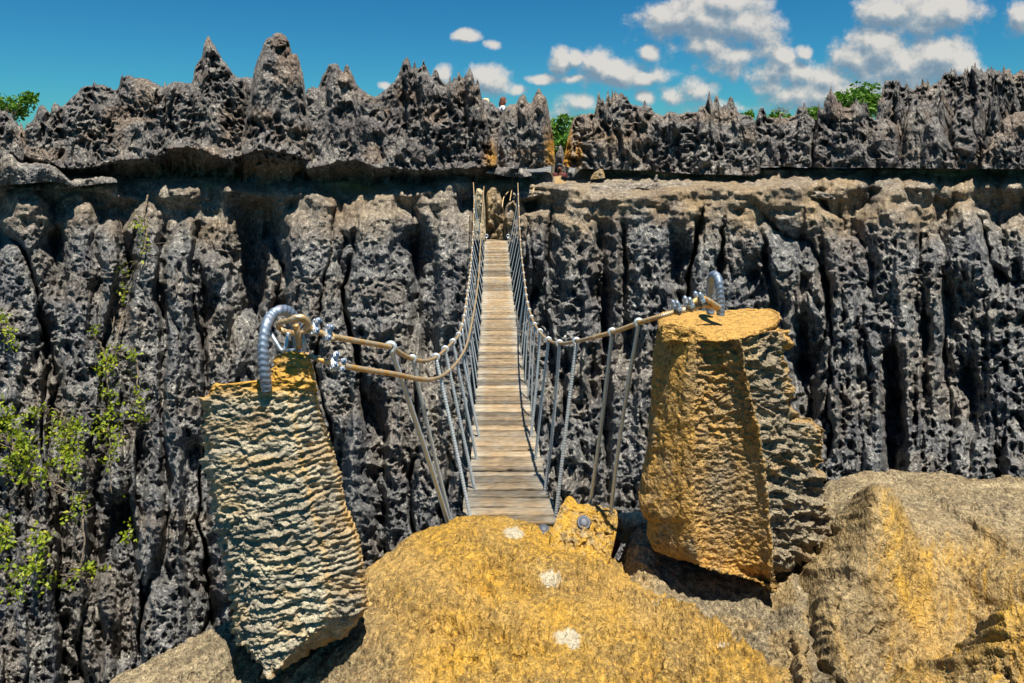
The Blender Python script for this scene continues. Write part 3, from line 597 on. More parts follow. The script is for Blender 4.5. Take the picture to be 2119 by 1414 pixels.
GR = swell('rock_shoulder', [(1560, 1240), (1620, 1184), (1660, 1120), (1700, 1040), (1722, 1006), (1760, 990), (1800, 983), (1850, 980), (1930, 985), (2010, 996), (2060, 994), (2119, 999), (2250, 1005), (2500, 1040)],
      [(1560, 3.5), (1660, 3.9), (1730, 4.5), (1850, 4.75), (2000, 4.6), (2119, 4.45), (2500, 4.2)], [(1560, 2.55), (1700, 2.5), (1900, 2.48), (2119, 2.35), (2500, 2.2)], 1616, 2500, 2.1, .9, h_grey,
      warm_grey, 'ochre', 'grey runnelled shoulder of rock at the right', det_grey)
def det_hollow(U, V, P):
    x = P[..., 0]; y = P[..., 1]+.5*P[..., 2]
    d = .04*fbm(x/.3, y/.3, 4, 851)-.02*pits(x/.07, y/.06, 852)-.01*pits(x/.03, y/.03, 853)+.006*fbm(x/.02, y/.02, 3, 854)
    return d+.02*ridge((x+.6*y)/.09, y/.5, 2, 855)
GH = swell('rock_hollow', [(1262, 1180), (1285, 1160), (1298, 1132), (1318, 1110), (1345, 1098), (1380, 1098), (1450, 1110), (1560, 1140), (1640, 1180), (1668, 1215), (1690, 1300), (1740, 1420)],
      [(1262, 4.05), (1330, 3.98), (1450, 3.92), (1600, 3.7), (1690, 3.3)], [(1262, 2.9), (1450, 2.85), (1600, 2.75), (1690, 2.62)], 1262, 1740, 2.0, 1.0,
      lambda U, V: -.06*np.exp(-((U-1520)/90.)**2-((V-1290)/60.)**2)+.07*np.exp(-((U-1335)/40.)**2-((V-1150)/60.)**2),
      lambda U, V: .15+.2*sst(.5, .8, vn(U/60., V/40., 850))+.5*np.exp(-((U-1275)/16.)**2-((V-1150)/26.)**2), 'ochre', 'dark hollow of rock beneath the big standing stone', det_hollow)
def ground_at(u, v):
    us, V, P = GM; i = int(np.clip(np.searchsorted(us, u), 1, len(us)-2)); j = int(np.clip(np.searchsorted(V[:, i], v), 1, len(V)-2)); return P[j, i]
o = relief('stone_shelf', [(1244, 1085), (1262, 1070), (1285, 1062), (1310, 1060), (1345, 1058), (1380, 1056), (1400, 1066)], [(1244, 1110), (1290, 1126), (1340, 1118), (1400, 1100)], 4.2, R=30, bulge=.10, th=.2, seed=560, pit=.06, flute=.08, amp=.12, mat='pale', step=1.8, warmf=lambda U, V: .1+.5*sst(1098, 1116, V))
tag(o, 'pale flat shelf of stone beside the big standing stone', 'stone shelf')

# ---------------------------------------------------------------- standing stones
def ring_body(name, rows, D0, section, nring, nrow, detail, warmfun, mat, parent, lean=.13, warp=None):
    """rows: (row, left column, right column) of the outline at distance D0; section(f): closed outline (s across, d metres behind D0)."""
    rows = np.array(rows, float); v = np.linspace(rows[0, 0], rows[-1, 0], nrow)
    xl = np.interp(v, rows[:, 0], rows[:, 1]); xr = np.interp(v, rows[:, 0], rows[:, 2]); P = np.zeros((nrow, nring, 3)); S = np.zeros((nrow, nring))
    for i in range(nrow):
        sec = np.array(section(v[i]), float); sec = np.vstack([sec, sec[:1]])
        L = np.concatenate([[0], np.cumsum(np.hypot(np.diff(sec[:, 0])*(xr[i]-xl[i])*D0/F+1e-6, np.diff(sec[:, 1])))]); q = np.linspace(0, L[-1], nring, endpoint=False)
        s = np.interp(q, L, sec[:, 0]); d = np.interp(q, L, sec[:, 1])
        k = np.array([.25, .5, .25])
        for _ in range(2):
            s = .25*np.roll(s, 1)+.5*s+.25*np.roll(s, -1); d = .25*np.roll(d, 1)+.5*d+.25*np.roll(d, -1)
        u = xl[i]+s*(xr[i]-xl[i])
        Dl = D0+lean*(1-(v[i]-v[0])/(v[-1]-v[0]))
        P[i, :, 0] = (u-CX)*(Dl+np.clip(d, 0, .25))/F; P[i, :, 1] = Dl+d; P[i, :, 2] = (VH-v[i])*(Dl+np.clip(d, 0, .25))/F; S[i] = s
    V = np.repeat(v[:, None], nring, 1); U = CX+P[..., 0]*F/P[..., 1]
    if warp is not None: P[..., 2] += warp(U, V)
    N = np.cross(np.roll(P, -1, 1)-np.roll(P, 1, 1), np.gradient(P, axis=0)); N /= np.maximum(np.linalg.norm(N, axis=-1, keepdims=True), 1e-9)
    c = P.mean(axis=1, keepdims=True); sg = np.sign((N*(P-c)).sum(-1).mean()); N = N*sg
    P = P+N*detail(U, V, P, S)[..., None]
    w = warmfun(U, V, S)
    top = [P[0].mean(0)+(P[0]-P[0].mean(0))*k for k in (.0, .3, .6, .85)]; bot = [P[-1].mean(0)+(P[-1]-P[-1].mean(0))*k for k in (.85, .5, .0)]
    for k, t in enumerate(top): t[:, 2] += .006*fbm(t[:, 0]/.03, t[:, 1]/.03, 3, 905)
    P = np.concatenate([np.array(top), P, np.array(bot)], 0); w = np.concatenate([w[:1]]*4+[w]+[w[-1:]]*3, 0)
    q = grid_quads(P.shape[0], nring, wrap_c=True)
    if sg < 0: q = q[:, ::-1]
    return link(name, fast_mesh(name, P, q, {'warm': w}), M[mat], parent)

def lsec(v):
    k = np.interp(v, [728, 784, 789, 802, 850, 900], [.28, .30, .16, .22, .7, 1])
    return [(a, b*k) for a, b in [(0, .22), (.015, .10), (.06, .02), (.14, 0), (.40, -.01), (.70, -.015), (.76, .0), (.90, .07), (.975, .13), (1, .19), (.97, .30), (.8, .36), (.2, .36), (.03, .30)]]
def blade2(v, u): return 1-np.abs(2*vn(u/70., v/9.5, 929)-1)
def ldet(U, V, P, S):
    front = sst(.02, .12, S)*(1-sst(.9, 1.02, S)); body = sst(800, 850, V-.12*(U-560))
    su = U+8*fbm(U/50., V/50., 3, 911); sv = V+9*fbm(U/70., V/60., 3, 912)
    ph = (sv+.20*(U-560)*sst(850, 1000, V)+.02*U)/24.+1.3*vn(U/120., V/220., 913)+.35*fbm(U/24., V/30., 2, 925); pz = ph % 1.
    saw = np.where(pz < .74, pz/.74, (1-pz)/.26)
    idx = np.floor(ph)
    a = np.clip(-.25+1.9*vn(U/70., idx*1.7+V/400., 914), 0, 1.3)*front*(1-.6*sst(.72, .80, S))*body*(.40+.60*sst(.10, .38, S+.10*fbm(U/40., V/60., 2, 932)))
    d = .0145*a*(saw-.5)+.007*front*body*(blade2(sv+.22*U, U)-.5)
    rip = (sv*1.0+.3*U)/13.+.5*fbm(U/30., V/30., 2, 926)
    d += .006*sst(.70, .78, S)*np.sin(rip*2*math.pi)*(.3+vn(U/30., V/30., 915))*body
    d -= (.020*pits(su/26., sv/13., 916, .1, .5, .4)+.010*pits(su/11., sv/7., 917, .1, .5, .6))*front
    d += .014*fbm(U/60., V/60., 4, 918)+.008*fbm(U/11., V/8., 3, 919, .65)
    edge = 1-sst(.0, .07, S)
    d += edge*(.03*(ridge(V/30., V*0+2., 2, 920)-.5)+.015*fbm(V/9., U/20., 3, 921))
    rough = sst(1000, 1120, V)*(1-sst(470+.10*(V-1000), 530+.16*(V-1000), U))
    d -= rough*(.022*pits(U/12., V/12., 922, .1, .5, .85)+.01)
    d += (1-body)*(.010*fbm(U/30., V/22., 4, 927)-.005*pits(U/14., V/12., 928))
    return d
root = empty('standing_stone', tuple(W(600, 1360, 3.05))); tag(root, 'leaning tan stone with horizontal ripples, its hoop holding two cables', 'standing stone', 'cable anchor stones')
def keep_parent(o, p):
    o.parent = p; o.matrix_parent_inverse = Matrix.Translation(-Vector(p.location)); return o
LST = root
o = ring_body('stone_body', [(728, 588, 622), (735, 576, 634), (748, 569, 641), (762, 564, 647), (778, 559, 651), (786, 552, 653), (789, 535, 654), (792, 470, 655), (797, 440, 656), (806, 428, 658), (830, 412, 663), (850, 419, 668), (880, 421, 677), (900, 417, 682), (925, 421, 688), (960, 418, 696), (1000, 427, 708), (1060, 432, 722), (1100, 440, 738), (1150, 448, 748), (1200, 455, 756), (1240, 462, 760), (1262, 466, 756), (1285, 468, 740), (1305, 466, 722), (1325, 470, 696), (1345, 480, 662), (1360, 505, 632), (1375, 530, 604), (1390, 540, 575), (1405, 548, 562)],
              2.80, lsec, 360, 520, ldet, lambda U, V, S: np.clip(.03+.75*(1-sst(790, 842, V))+.4*np.exp(-((S-.01)/.05)**2)*(1-sst(860, 960, V))+.38*np.exp(-((S-.985)/.025)**2)+.22*sst(.55, .8, vn(U/60., V/25., 931))+.3*np.exp(-((S-.75)/.02)**2), 0, 1), 'stand', None)
keep_parent(o, root)

def rsec(v):
    a = np.interp(v, [690, 1000, 1140, 1216], [1443, 1430, 1444, 1450]); b = np.interp(v, [690, 760, 850, 950, 1050, 1150, 1216], [1530, 1540, 1560, 1580, 1590, 1597, 1600])
    R = np.array(RROWS, float); l = np.interp(v, R[:, 0], R[:, 1]); r = np.interp(v, R[:, 0], R[:, 2]); f = lambda u: min(max((u-l)/max(r-l, 1), .03), .97)
    sa, sb = f(a), f(b)
    if sb <= sa+.03: sb = min(.96, sa+.05)
    return [(0, .34), (.0, .24), (sa*.35, .14), (sa*.8, .05), (sa, .03), (sa+.12*(sb-sa), .075), ((sa+sb)/2, .085), (sa+.85*(sb-sa), .03), (sb, -.02), (sb+.12*(1-sb), .05), (sb+.55*(1-sb), .13), (1, .24), (.99, .34), (.8, .55), (.2, .55), (.03, .46)]
RROWS = [(702, 1367, 1626), (706, 1366, 1632), (720, 1366, 1637), (760, 1359, 1641), (800, 1356, 1645), (830, 1354, 1648), (852, 1353, 1654), (862, 1353, 1664), (868, 1352, 1684), (876, 1352, 1706), (905, 1351, 1718), (940, 1348, 1714), (960, 1345, 1714), (1000, 1338, 1712), (1040, 1331, 1714), (1062, 1328, 1723), (1074, 1332, 1727), (1082, 1350, 1730), (1100, 1351, 1729), (1125, 1348, 1722), (1140, 1356, 1714), (1152, 1380, 1704), (1164, 1418, 1692), (1174, 1455, 1660), (1180, 1480, 1628), (1188, 1515, 1620), (1200, 1562, 1614), (1212, 1586, 1607), (1220, 1594, 1602)]
def rdet(U, V, P, S):
    sb = np.interp(V, [690, 760, 850, 950, 1050, 1150, 1216], [1530, 1540, 1560, 1580, 1590, 1597, 1600]); sa = np.interp(V, [690, 1000, 1140, 1216], [1443, 1430, 1444, 1450])
    front = (P[..., 1] < 3.80)
    right = sst(-4, 14, U-sb)*front; mid = sst(-3, 6, U-sa)*(1-sst(-8, 4, U-sb))*front; lef = (1-right-mid)*front
    su = U+6*fbm(U/30., V/30., 3, 941); sv = V+6*fbm(U/33., V/30., 3, 942)
    d = .012*fbm(U/70., V/120., 4, 943)+.003*fbm(U/8., V/8., 3, 944)
    d += lef*(.006*fbm(su/10., sv/40., 3, 945)-.003*pits(su/8., sv/10., 946))
    d -= mid*(.013*pits(su/15., sv/12., 947, .1, .5, .8)*(1.1-.5*sst(900, 1000, V))+.006*pits(su/8., sv/7., 948))
    d += mid*(1-sst(860, 960, V))*.012*fbm(su/16., sv/9., 3, 949)
    d -= right*(.055*pits(su/48., sv/26., 950, .05, .5, .8)+.022*pits(su/18., sv/12., 951, .1, .5, .75)+.008*pits(su/8., sv/6., 952))
    d += right*(.04*fbm((su+.5*sv)/55., (sv-.6*su)/26., 4, 953)+.012*fbm(su/11., sv/8., 3, 954))
    d += .012*np.exp(-((U-sb)/6.)**2)*front*(ridge(V/26., V*0+1., 2, 955)-.2)
    d += .014*(ridge(V/45., V*0+7., 2, 956)-.5)*(S > .93)
    d += .010*np.exp(-((S-.0)/.05)**2)*fbm(V/20., V*0, 3, 957)
    return d
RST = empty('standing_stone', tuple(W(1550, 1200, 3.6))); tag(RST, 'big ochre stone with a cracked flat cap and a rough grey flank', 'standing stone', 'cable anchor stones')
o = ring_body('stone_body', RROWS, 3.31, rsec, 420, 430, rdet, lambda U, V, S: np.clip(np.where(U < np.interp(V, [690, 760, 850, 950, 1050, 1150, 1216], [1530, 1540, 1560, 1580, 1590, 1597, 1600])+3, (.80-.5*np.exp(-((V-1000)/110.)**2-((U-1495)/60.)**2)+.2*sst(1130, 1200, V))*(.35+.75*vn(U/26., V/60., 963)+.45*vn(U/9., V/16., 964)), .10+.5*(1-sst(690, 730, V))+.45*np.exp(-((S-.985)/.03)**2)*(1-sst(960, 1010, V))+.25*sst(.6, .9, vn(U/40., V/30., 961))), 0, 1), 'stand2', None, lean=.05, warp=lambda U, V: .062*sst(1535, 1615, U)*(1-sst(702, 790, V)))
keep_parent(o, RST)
# cracked cap: a flat plate with a broken front edge
def capstone():
    edge = [(1367, 3.47), (1372, 3.40), (1400, 3.385), (1430, 3.36), (1455, 3.35), (1500, 3.33), (1540, 3.36), (1580, 3.45), (1603, 3.56), (1612, 3.66), (1606, 3.78), (1592, 3.88), (1540, 3.92), (1470, 3.90), (1400, 3.90), (1366, 3.88), (1364, 3.70)]
    e = np.array(edge, float); e[:, 1] += .06; zt = -.957; X = (e[:, 0]-CX)/F*e[:, 1]; L = np.stack([X, e[:, 1], X*0], 1); L = np.vstack([L, L[:1]]); L = np.concatenate([L[i]+(L[i+1]-L[i])*np.linspace(0, 1, 24, endpoint=False)[:, None] for i in range(len(L)-1)])
    for _ in range(3): L = .25*np.roll(L, 1, 0)+.5*L+.25*np.roll(L, -1, 0)
    n = len(L); k = np.arange(n); c = L.mean(0); rows = []
    zb = np.interp(CX+L[:, 0]*F/L[:, 1], [1360, 1367, 1450, 1500, 1560, 1615], [-.988, -1.003, -.985, -.978, -.960, -.945])+.004*fbm(k/9., k*0, 3, 971)
    rim = .012*fbm(k/7., k*0+3, 3, 972)
    front = np.clip((3.6-L[:, 1])/.2, 0, 1); uu = CX+L[:, 0]*F/L[:, 1]
    bev = .004+0*uu; up_ = .078*front*np.clip((1466-uu)/70., 0, 1)**.7; zt0 = zt; zt = zt+up_
    for f, z, inw in ((0., zb.mean()+0*zb, .05), (1, zb, .0), (1, zb+.008, -.008), (1, zb*.5+(zt-.01)*.5, -.006), (1, zt-.010, 0.0), (1, zt-.003, .010), (1, zt, .04), (1, zt0+up_*.25, .15), (0, zt0+0*zb, .3)):
        dirv = (c-L); dl = np.linalg.norm(dirv, axis=1, keepdims=True)
        q = L+dirv/dl*np.minimum(inw+rim[:, None]*.3, dl*.98) if f else np.repeat(c[None], n, 0)+dirv*-.02
        q = q.copy(); q[:, 2] = z+(.004*fbm(q[:, 0]/.03, q[:, 1]/.03, 3, 973)); rows.append(q)
    P = np.array(rows)
    R2 = []
    for i in range(len(P)-1):
        for t in np.linspace(0, 1, 9, endpoint=False): R2.append(P[i]*(1-t)+P[i+1]*t)
    P = np.array(R2+[P[-1]]); N = np.cross(np.roll(P, -1, 1)-np.roll(P, 1, 1), np.gradient(P, axis=0)); N /= np.maximum(np.linalg.norm(N, axis=-1, keepdims=True), 1e-9)
    side = np.clip(1-np.abs(N[..., 2]), 0, 1); P = P+N*(np.sign((N*(P-P.mean((0, 1)))).sum(-1).mean())*side*(.006*fbm(P[..., 0]/.04, P[..., 2]/.03, 3, 974)-.008*pits(P[..., 0]/.03, P[..., 2]/.025, 975)))[..., None]
    return link('cap_slab', fast_mesh('cap_slab', P, grid_quads(*P.shape[:2], wrap_c=True), {'warm': np.full(P.shape[:2], .95)}), M['stand2'])
keep_parent(capstone(), RST)
o = relief('stone_wedge', [(1138, 1100), (1146, 1086), (1152, 1066), (1160, 1048), (1170, 1032), (1176, 1027), (1184, 1029), (1190, 1036), (1196, 1043), (1206, 1044), (1216, 1043), (1228, 1047), (1238, 1046), (1250, 1051), (1262, 1052), (1272, 1053), (1279, 1060)],
           [(1138, 1140), (1150, 1150), (1180, 1160), (1215, 1170), (1240, 1176), (1256, 1172), (1266, 1145), (1274, 1110), (1279, 1082)], 3.93, R=14, bulge=.04, th=.10, seed=580, pit=.09, flute=.05, amp=.14, mat='ochre', step=1.6, vstep=1.6, tilt=-.0034, warmf=lambda U, V: .5+.75*vn(U/18., V/14., 581))
tag(o, 'tilted ochre wedge of stone pinned with a steel bolt at the bridge end', 'stone wedge')

# ---------------------------------------------------------------- the hanging bridge
def deckH(y): return 2.43+.55*(1-((y-10.88)/6.42)**2)
def deckX(y): return -.016-.03*(y-4.46)
BR = empty('suspension_bridge', (deckX(4.5), 4.5, -deckH(4.5))); tag(BR, 'narrow plank footbridge hung from wire ropes across the gorge', 'suspension bridge')
def bpart(o, p=None):
    return keep_parent(o, BR)
rb = np.random.RandomState(3)
def build_deck():
    V = []; Q = []; tone = []; grey = []; y = 4.36
    while y < 17.25:
        wd = rb.choice([.085, .10, .12, .135, .15])*(.9+.2*rb.rand()); gap = rb.choice([.013, .018, .026, .036])
        a, b = y, y+wd; t = rb.rand(); sk = rb.normal(0, .006); e0, e1 = rb.normal(0, .008, 2); hw = .30; lift = rb.uniform(0, .012)
        xs = np.concatenate([np.linspace(-hw+e0, hw+e1, 15)]); base = len(V); th = .028
        prof = [(a, -th), (a, -.004), (a+.005, 0), ((a+b)/2, .001), (b-.005, 0), (b, -.004), (b, -th)]
        for x in xs:
            for (yy, z) in prof:
                yc = yy+sk*x/hw+.002*rb.randn()
                V.append((deckX(yc)+x, yc, -deckH(yc)+z+lift+.0015*rb.randn())); tone.append(np.clip(t+.12*rb.randn(), 0, 1)); grey.append(sst(.15, .30, abs(x))*.9+.15*rb.rand())
        n = len(prof)
        for i in range(len(xs)-1):
            for k in range(n):
                Q.append((base+i*n+k, base+i*n+(k+1) % n, base+(i+1)*n+(k+1) % n, base+(i+1)*n+k))
        for i in (0, len(xs)-1):
            c = base+i*n; Q += [(c, c+1, c+2, c+6), (c+2, c+3, c+4, c+6), (c+4, c+5, c+6, c+6)]
        y = b+gap
    Q = [q for q in Q if len(set(q)) == 4]
    me = fast_mesh('deck', np.array(V), np.array(Q), {'tone': np.array(tone), 'grey': np.array(grey)})
    return link('deck', me, M['wood'], None, smooth=False)
bpart(build_deck())
for sx in (-1, 1):
    mb = MB(); ys = np.linspace(4.3, 17.4, 70)
    mb.tube([(deckX(y)+sx*.27, y, -deckH(y)-.045) for y in ys], .014, 8); bpart(mb.build('deck_cable', M['rope']))
def edgeX(y, sx): return deckX(y)+sx*.30

def path(pts): return catmull([W(*p) for p in pts], 14)
OUT = path([(690, 697, 2.98), (697, 698.5, 3.0), (750, 708, 3.22), (808, 719, 3.55), (825, 729, 3.75), (853, 743, 4.05), (881, 747, 4.32), (904, 738.5, 4.6), (923, 722, 5.0), (937, 708, 5.6), (949, 693, 6.3), (960, 655, 7.6), (967, 607, 9.4), (974, 548, 12), (979, 478, 14.8), (981, 412, 16.5), (979.5, 378, 17.3)])
INN = path([(708, 757, 2.96), (716, 758.5, 3.0), (760, 766, 3.2), (819, 775, 3.5), (864, 784, 3.85), (895, 785, 4.2), (924, 772, 4.8), (952, 741, 5.8), (969, 702, 7.0), (983, 631, 9.0), (991, 568, 11), (994, 510, 13), (998.5, 429, 16), (1001.5, 386, 17.3)])
RGT = path([(1395, 646, 3.50), (1363, 656, 3.52), (1322, 668.5, 3.68), (1267, 688, 3.98), (1194.5, 706.5, 4.5), (1157.7, 711, 4.95), (1135, 704, 5.6), (1116.6, 687, 6.3), (1102, 661, 7.4), (1091, 624, 9.0), (1085, 577, 11), (1078, 515, 13.5), (1074, 441, 15.6), (1071.5, 379, 17.3)])
def strand(th, L): return .88+.20*np.abs(np.cos(1.5*(th-L*75)))
for nm, pth in (('handrail_cable', OUT), ('handrail_cable', INN), ('handrail_cable', RGT)):
    near = pth[pth[:, 1] < 4.2]; far = pth[pth[:, 1] >= near[-1, 1]-1e-6]
    mb = MB(); a = resample(near, .0026); mb.tube(a, .0118, 14, mod=lambda th, L: 1+.12*math.sin(L*2*math.pi/.0105)+0*th)
    mb.tube(resample(far, .05), .0112, 8); o = mb.build(nm, M['rope']); bpart(o)
def ypt(pth, y):
    k = np.argsort(pth[:, 1]); return np.array([np.interp(y, pth[k, 1], pth[k, i]) for i in range(3)])

def rod(top, bot, r, near):
    top = np.array(top, float); bot = np.array(bot, float); L = np.linalg.norm(bot-top); mb = MB(); ax = (bot-top)/L
    side = np.array([1, 0, 0.]) if top[0] < -.1 else np.array([-1, 0, 0.])
    n = int(L/.0034) if near else 14
    pts = [top+ax*L*t for t in np.linspace(.02, 1, n)]
    bow = .010*rb.randn()
    pts = [p+side*bow*math.sin(math.pi*i/(n-1)) for i, p in enumerate(pts)]
    mb.tube(pts, r, 10 if near else 6, mod=(lambda th, q: 1+.13*(math.sin(q*2*math.pi/.017)>.1)+0*th) if near else None)
    # the eye bent round the cable
    e = top; R = r*1.75; up = np.array([0, 0, 1.]); q = [e+up*R*math.sin(a)+side*(-R*math.cos(a)) for a in np.linspace(-.6, math.pi*1.55, 16)]
    mb.tube(q, r*.95, 8)
    # hook under the plank
    mb.tube([bot, bot+np.array([0, 0, -.03]), bot-side*-.03+np.array([0, 0, -.05])], r*.9, 6)
    o = mb.build('hanger_rod', M['rod']); bpart(o); return o
def bot_at(u, v, y): return W(u, v, y)
for (tu, tv, ty), (bu, bv, by), r in (((808, 719, 3.55), (931, 1094, 4.36), .0132), ((853, 743, 4.05), (936, 1092, 4.42), .0108), ((902, 739.5, 4.57), (975.5, 1082, 4.45), .0112), ((921, 723.5, 4.95), (985.5, 1028, 4.98), .0112), ((937, 708, 5.6), (990.5, 970, 5.68), .0112), ((949, 693, 6.3), (994.5, 918, 6.32), .0105),
                                     ((1322, 668.5, 3.68), (1264, 1062, 4.05), .0108), ((1267, 688, 3.98), (1219, 1056, 4.2), .0108), ((1193, 707, 4.5), (1150, 1069, 4.5), .0112), ((1157.7, 711, 4.95), (1126, 1029, 4.96), .0112), ((1135, 704, 5.6), (1106, 970, 5.68), .0112), ((1117, 687, 6.3), (1097, 916, 6.3), .012)):
    rod(W(tu, tv, ty), W(bu, bv, by), r, True)
y = 6.95
while y < 17.1:
    for pth, sx in ((OUT, -1), (RGT, 1)):
        rod(ypt(pth, y), (edgeX(y, sx)-sx*.012, y, -deckH(y)), .0092, False)
    y += .645

def hexnut(mb, c, ax, r, h):
    ax = np.array(ax, float); ax /= np.linalg.norm(ax); c = np.array(c, float); mb.tube([c-ax*h/2, c+ax*h/2], r, 6)
def clip(c, along, up, s=1.0):
    """A wire rope clip: ridged saddle, bent bolt, two nuts."""
    c = np.array(c, float); along = np.array(along, float); along /= np.linalg.norm(along); up = np.array(up, float); up -= along*up.dot(along); up /= np.linalg.norm(up); sd = np.cross(along, up)
    mb = MB(); mb.box(c+up*.006*s, along*.013*s, sd*.034*s, up*.010*s); mb.box(c+up*.014*s, along*.010*s, sd*.015*s, up*.008*s)
    o = mb.build('cable_clamp', M['steel'], None, smooth=False); md = o.modifiers.new('bevel', 'BEVEL'); md.width = .003*s; md.segments = 2
    bpart(o)
    ub = MB(); q = [c+sd*.022*s+up*.052*s, c+sd*.022*s-up*.004*s]+[c+sd*.022*s*math.cos(a)-up*(.004+.022*math.sin(a))*s for a in np.linspace(.3, math.pi-.3, 8)]+[c-sd*.022*s-up*.004*s, c-sd*.022*s+up*.052*s]
    ub.tube(q, .0075*s, 10); b = ub.build('u_bolt', M['steel2'], o)
    for k in (-1, 1):
        n = MB(); hexnut(n, c+sd*.022*k*s+up*.026*s, up, .0145*s, .016*s); hexnut(n, c+sd*.022*k*s+up*.040*s, up, .0125*s, .009*s); n.build('nut', M['steel'], o, smooth=False)
    return o
ca = W(697, 698.5, 3.0)-W(630, 684, 2.93); cb = W(716, 758.5, 3.0)-W(650, 748, 2.95)
rt = np.array([.75, -.35, .55])
clip(W(650, 679, 2.93), ca, (.9, -.5, .35), 1.0); clip(W(676, 690, 2.96), ca, (.95, -.4, .1), 1.0)
clip(W(690, 751, 2.97), cb, (.75, -.6, .5), 1.05); clip(W(707, 757, 2.98), cb, (.75, -.6, .3), .8)
cr = W(1405, 640, 3.52)-W(1470, 612, 3.58)
clip(W(1402, 641, 3.5), cr, (-.75, -.15, .6), .95); clip(W(1427, 634, 3.52), cr, (-.6, -.15, .8), 1.0); clip(W(1449, 624, 3.54), cr, (-.6, -.1, .8), 1.0)
# the ropes' turned-back ends round the hoops
def rope(pts, r, name='rope_end'):
    mb = MB(); mb.tube(resample(catmull(pts, 12), .004), r, 18, mod=strand); o = mb.build(name, M['rope']); bpart(o); return o
rope([W(700, 699, 3.0), W(668, 690, 2.95), W(640, 684, 2.93), W(618, 690, 2.96), W(590, 686, 3.02), W(577, 677, 3.02), W(580, 668, 2.94), W(600, 663, 2.89), W(622, 661, 2.88), W(636, 667, 2.89), W(642, 678, 2.91), W(655, 684, 2.92), W(690, 703, 2.95)], .0108)
rope([W(598, 664, 2.86), W(612, 657, 2.85), W(628, 658, 2.86), W(637, 670, 2.88), W(632, 681, 2.90)], .012)
rope([W(612, 672, 2.92), W(616, 690, 2.93), W(619, 708, 2.95), W(617, 720, 2.97)], .013)
rope([W(716, 759, 3.0), W(690, 752, 2.97), W(660, 744, 2.96), W(634, 734, 3.0), W(610, 727, 3.06), W(590, 728, 3.12)], .0108)
rope([W(1395, 646, 3.5), W(1425, 640, 3.53), W(1450, 632, 3.56), W(1470, 633, 3.59), W(1488, 640, 3.62)], .014)
rope([W(1425, 636, 3.5), W(1440, 622, 3.53), W(1456, 618, 3.55), W(1474, 627, 3.57), W(1488, 637, 3.6)], .013)
# thimble: a bent strap
mb = MB(); mb.tube(catmull([W(559, 688, 2.96), W(570, 706, 2.94), W(582, 724, 2.93), W(590, 721, 2.93), W(594, 704, 2.94), W(597, 688, 2.95)], 6), .0085, 8); bpart(mb.build('thimble', M['steel']))
mb = MB(); mb.tube(catmull([W(594, 727, 2.99), W(612, 725, 2.97), W(629, 728, 2.96), W(629, 712, 2.95), W(626, 690, 2.95)], 6), .0085, 8); bpart(mb.build('thimble', M['steel']))
# the hoops of bent ribbed bar set in the stones
def hoop(pts, r, par, lab):
    P = resample(catmull(pts, 14), .003); mb = MB()
    mb.tube(P, r, 18, mod=lambda th, L: 1+.065*np.clip(2*np.sin(L*2*math.pi/.024+3.2*np.abs(np.sin(th))), -.6, 1)+.06*(np.abs(np.cos(th)) > .97))
    o = mb.build('anchor_hoop', M['steel2']); keep_parent(o, par); o['label'] = lab; return o
hoop([W(552, 806, 2.90), W(548, 775, 2.885), W(545, 738, 2.885), W(546, 702, 2.90), W(552, 672, 2.93), W(563, 652, 2.99), W(578, 643, 3.02), W(593, 644, 3.06), W(607, 656, 3.10), W(614, 680, 3.13), W(617, 710, 3.15), W(618, 745, 3.15)], .0225, LST, 'bent ribbed bar, blue grey with a rusty streak')
hoop([W(1491, 652, 3.62), W(1491, 630, 3.62), W(1490, 605, 3.62), W(1487, 582, 3.63), W(1482, 571, 3.66), W(1476, 570, 3.71), W(1472, 578, 3.76), W(1470, 600, 3.79), W(1470, 625, 3.8), W(1470, 650, 3.8)], .0215, RST, 'bent ribbed bar rusted orange on its inner side')
# far anchor: eye bolts, slack tie ropes
for u in (1007, 1051):
    mb = MB(); c = W(u, 491, 17.2); mb.tube([c+np.array([.035*math.cos(a), 0, .035*math.sin(a)+.03]) for a in np.linspace(0, 2*math.pi, 14)], .012, 6); mb.cyl(c-np.array([0, 0, .06]), c, .014); bpart(mb.build('eye_bolt', M['steel']))
def tie(pts, lab):
    mb = MB(); mb.tube(catmull([W(*p) for p in pts], 8), .014, 6); o = mb.build('tie_rope', M['rope']); tag(o, lab, 'rope')
tie([(1061, 366, 18.6), (1055, 392, 18.0), (1043, 408, 17.7), (1039, 430, 17.5)], 'slack pale rope hanging left of the far notch behind the right handrail')
tie([(1062, 366, 18.6), (1059, 392, 18.0), (1055, 416, 17.6)], 'straight pale rope beside the slack one at the far notch')
mb = MB(); mb.cyl(W(1101, 408, 17.35), W(1104, 390, 17.5), .02); mb.cyl(W(1102.5, 402, 17.35), W(1106, 388, 17.5), .012); tag(mb.build('iron_peg', M['rope']), 'short pale iron peg standing on the ledge right of the far end', 'peg')
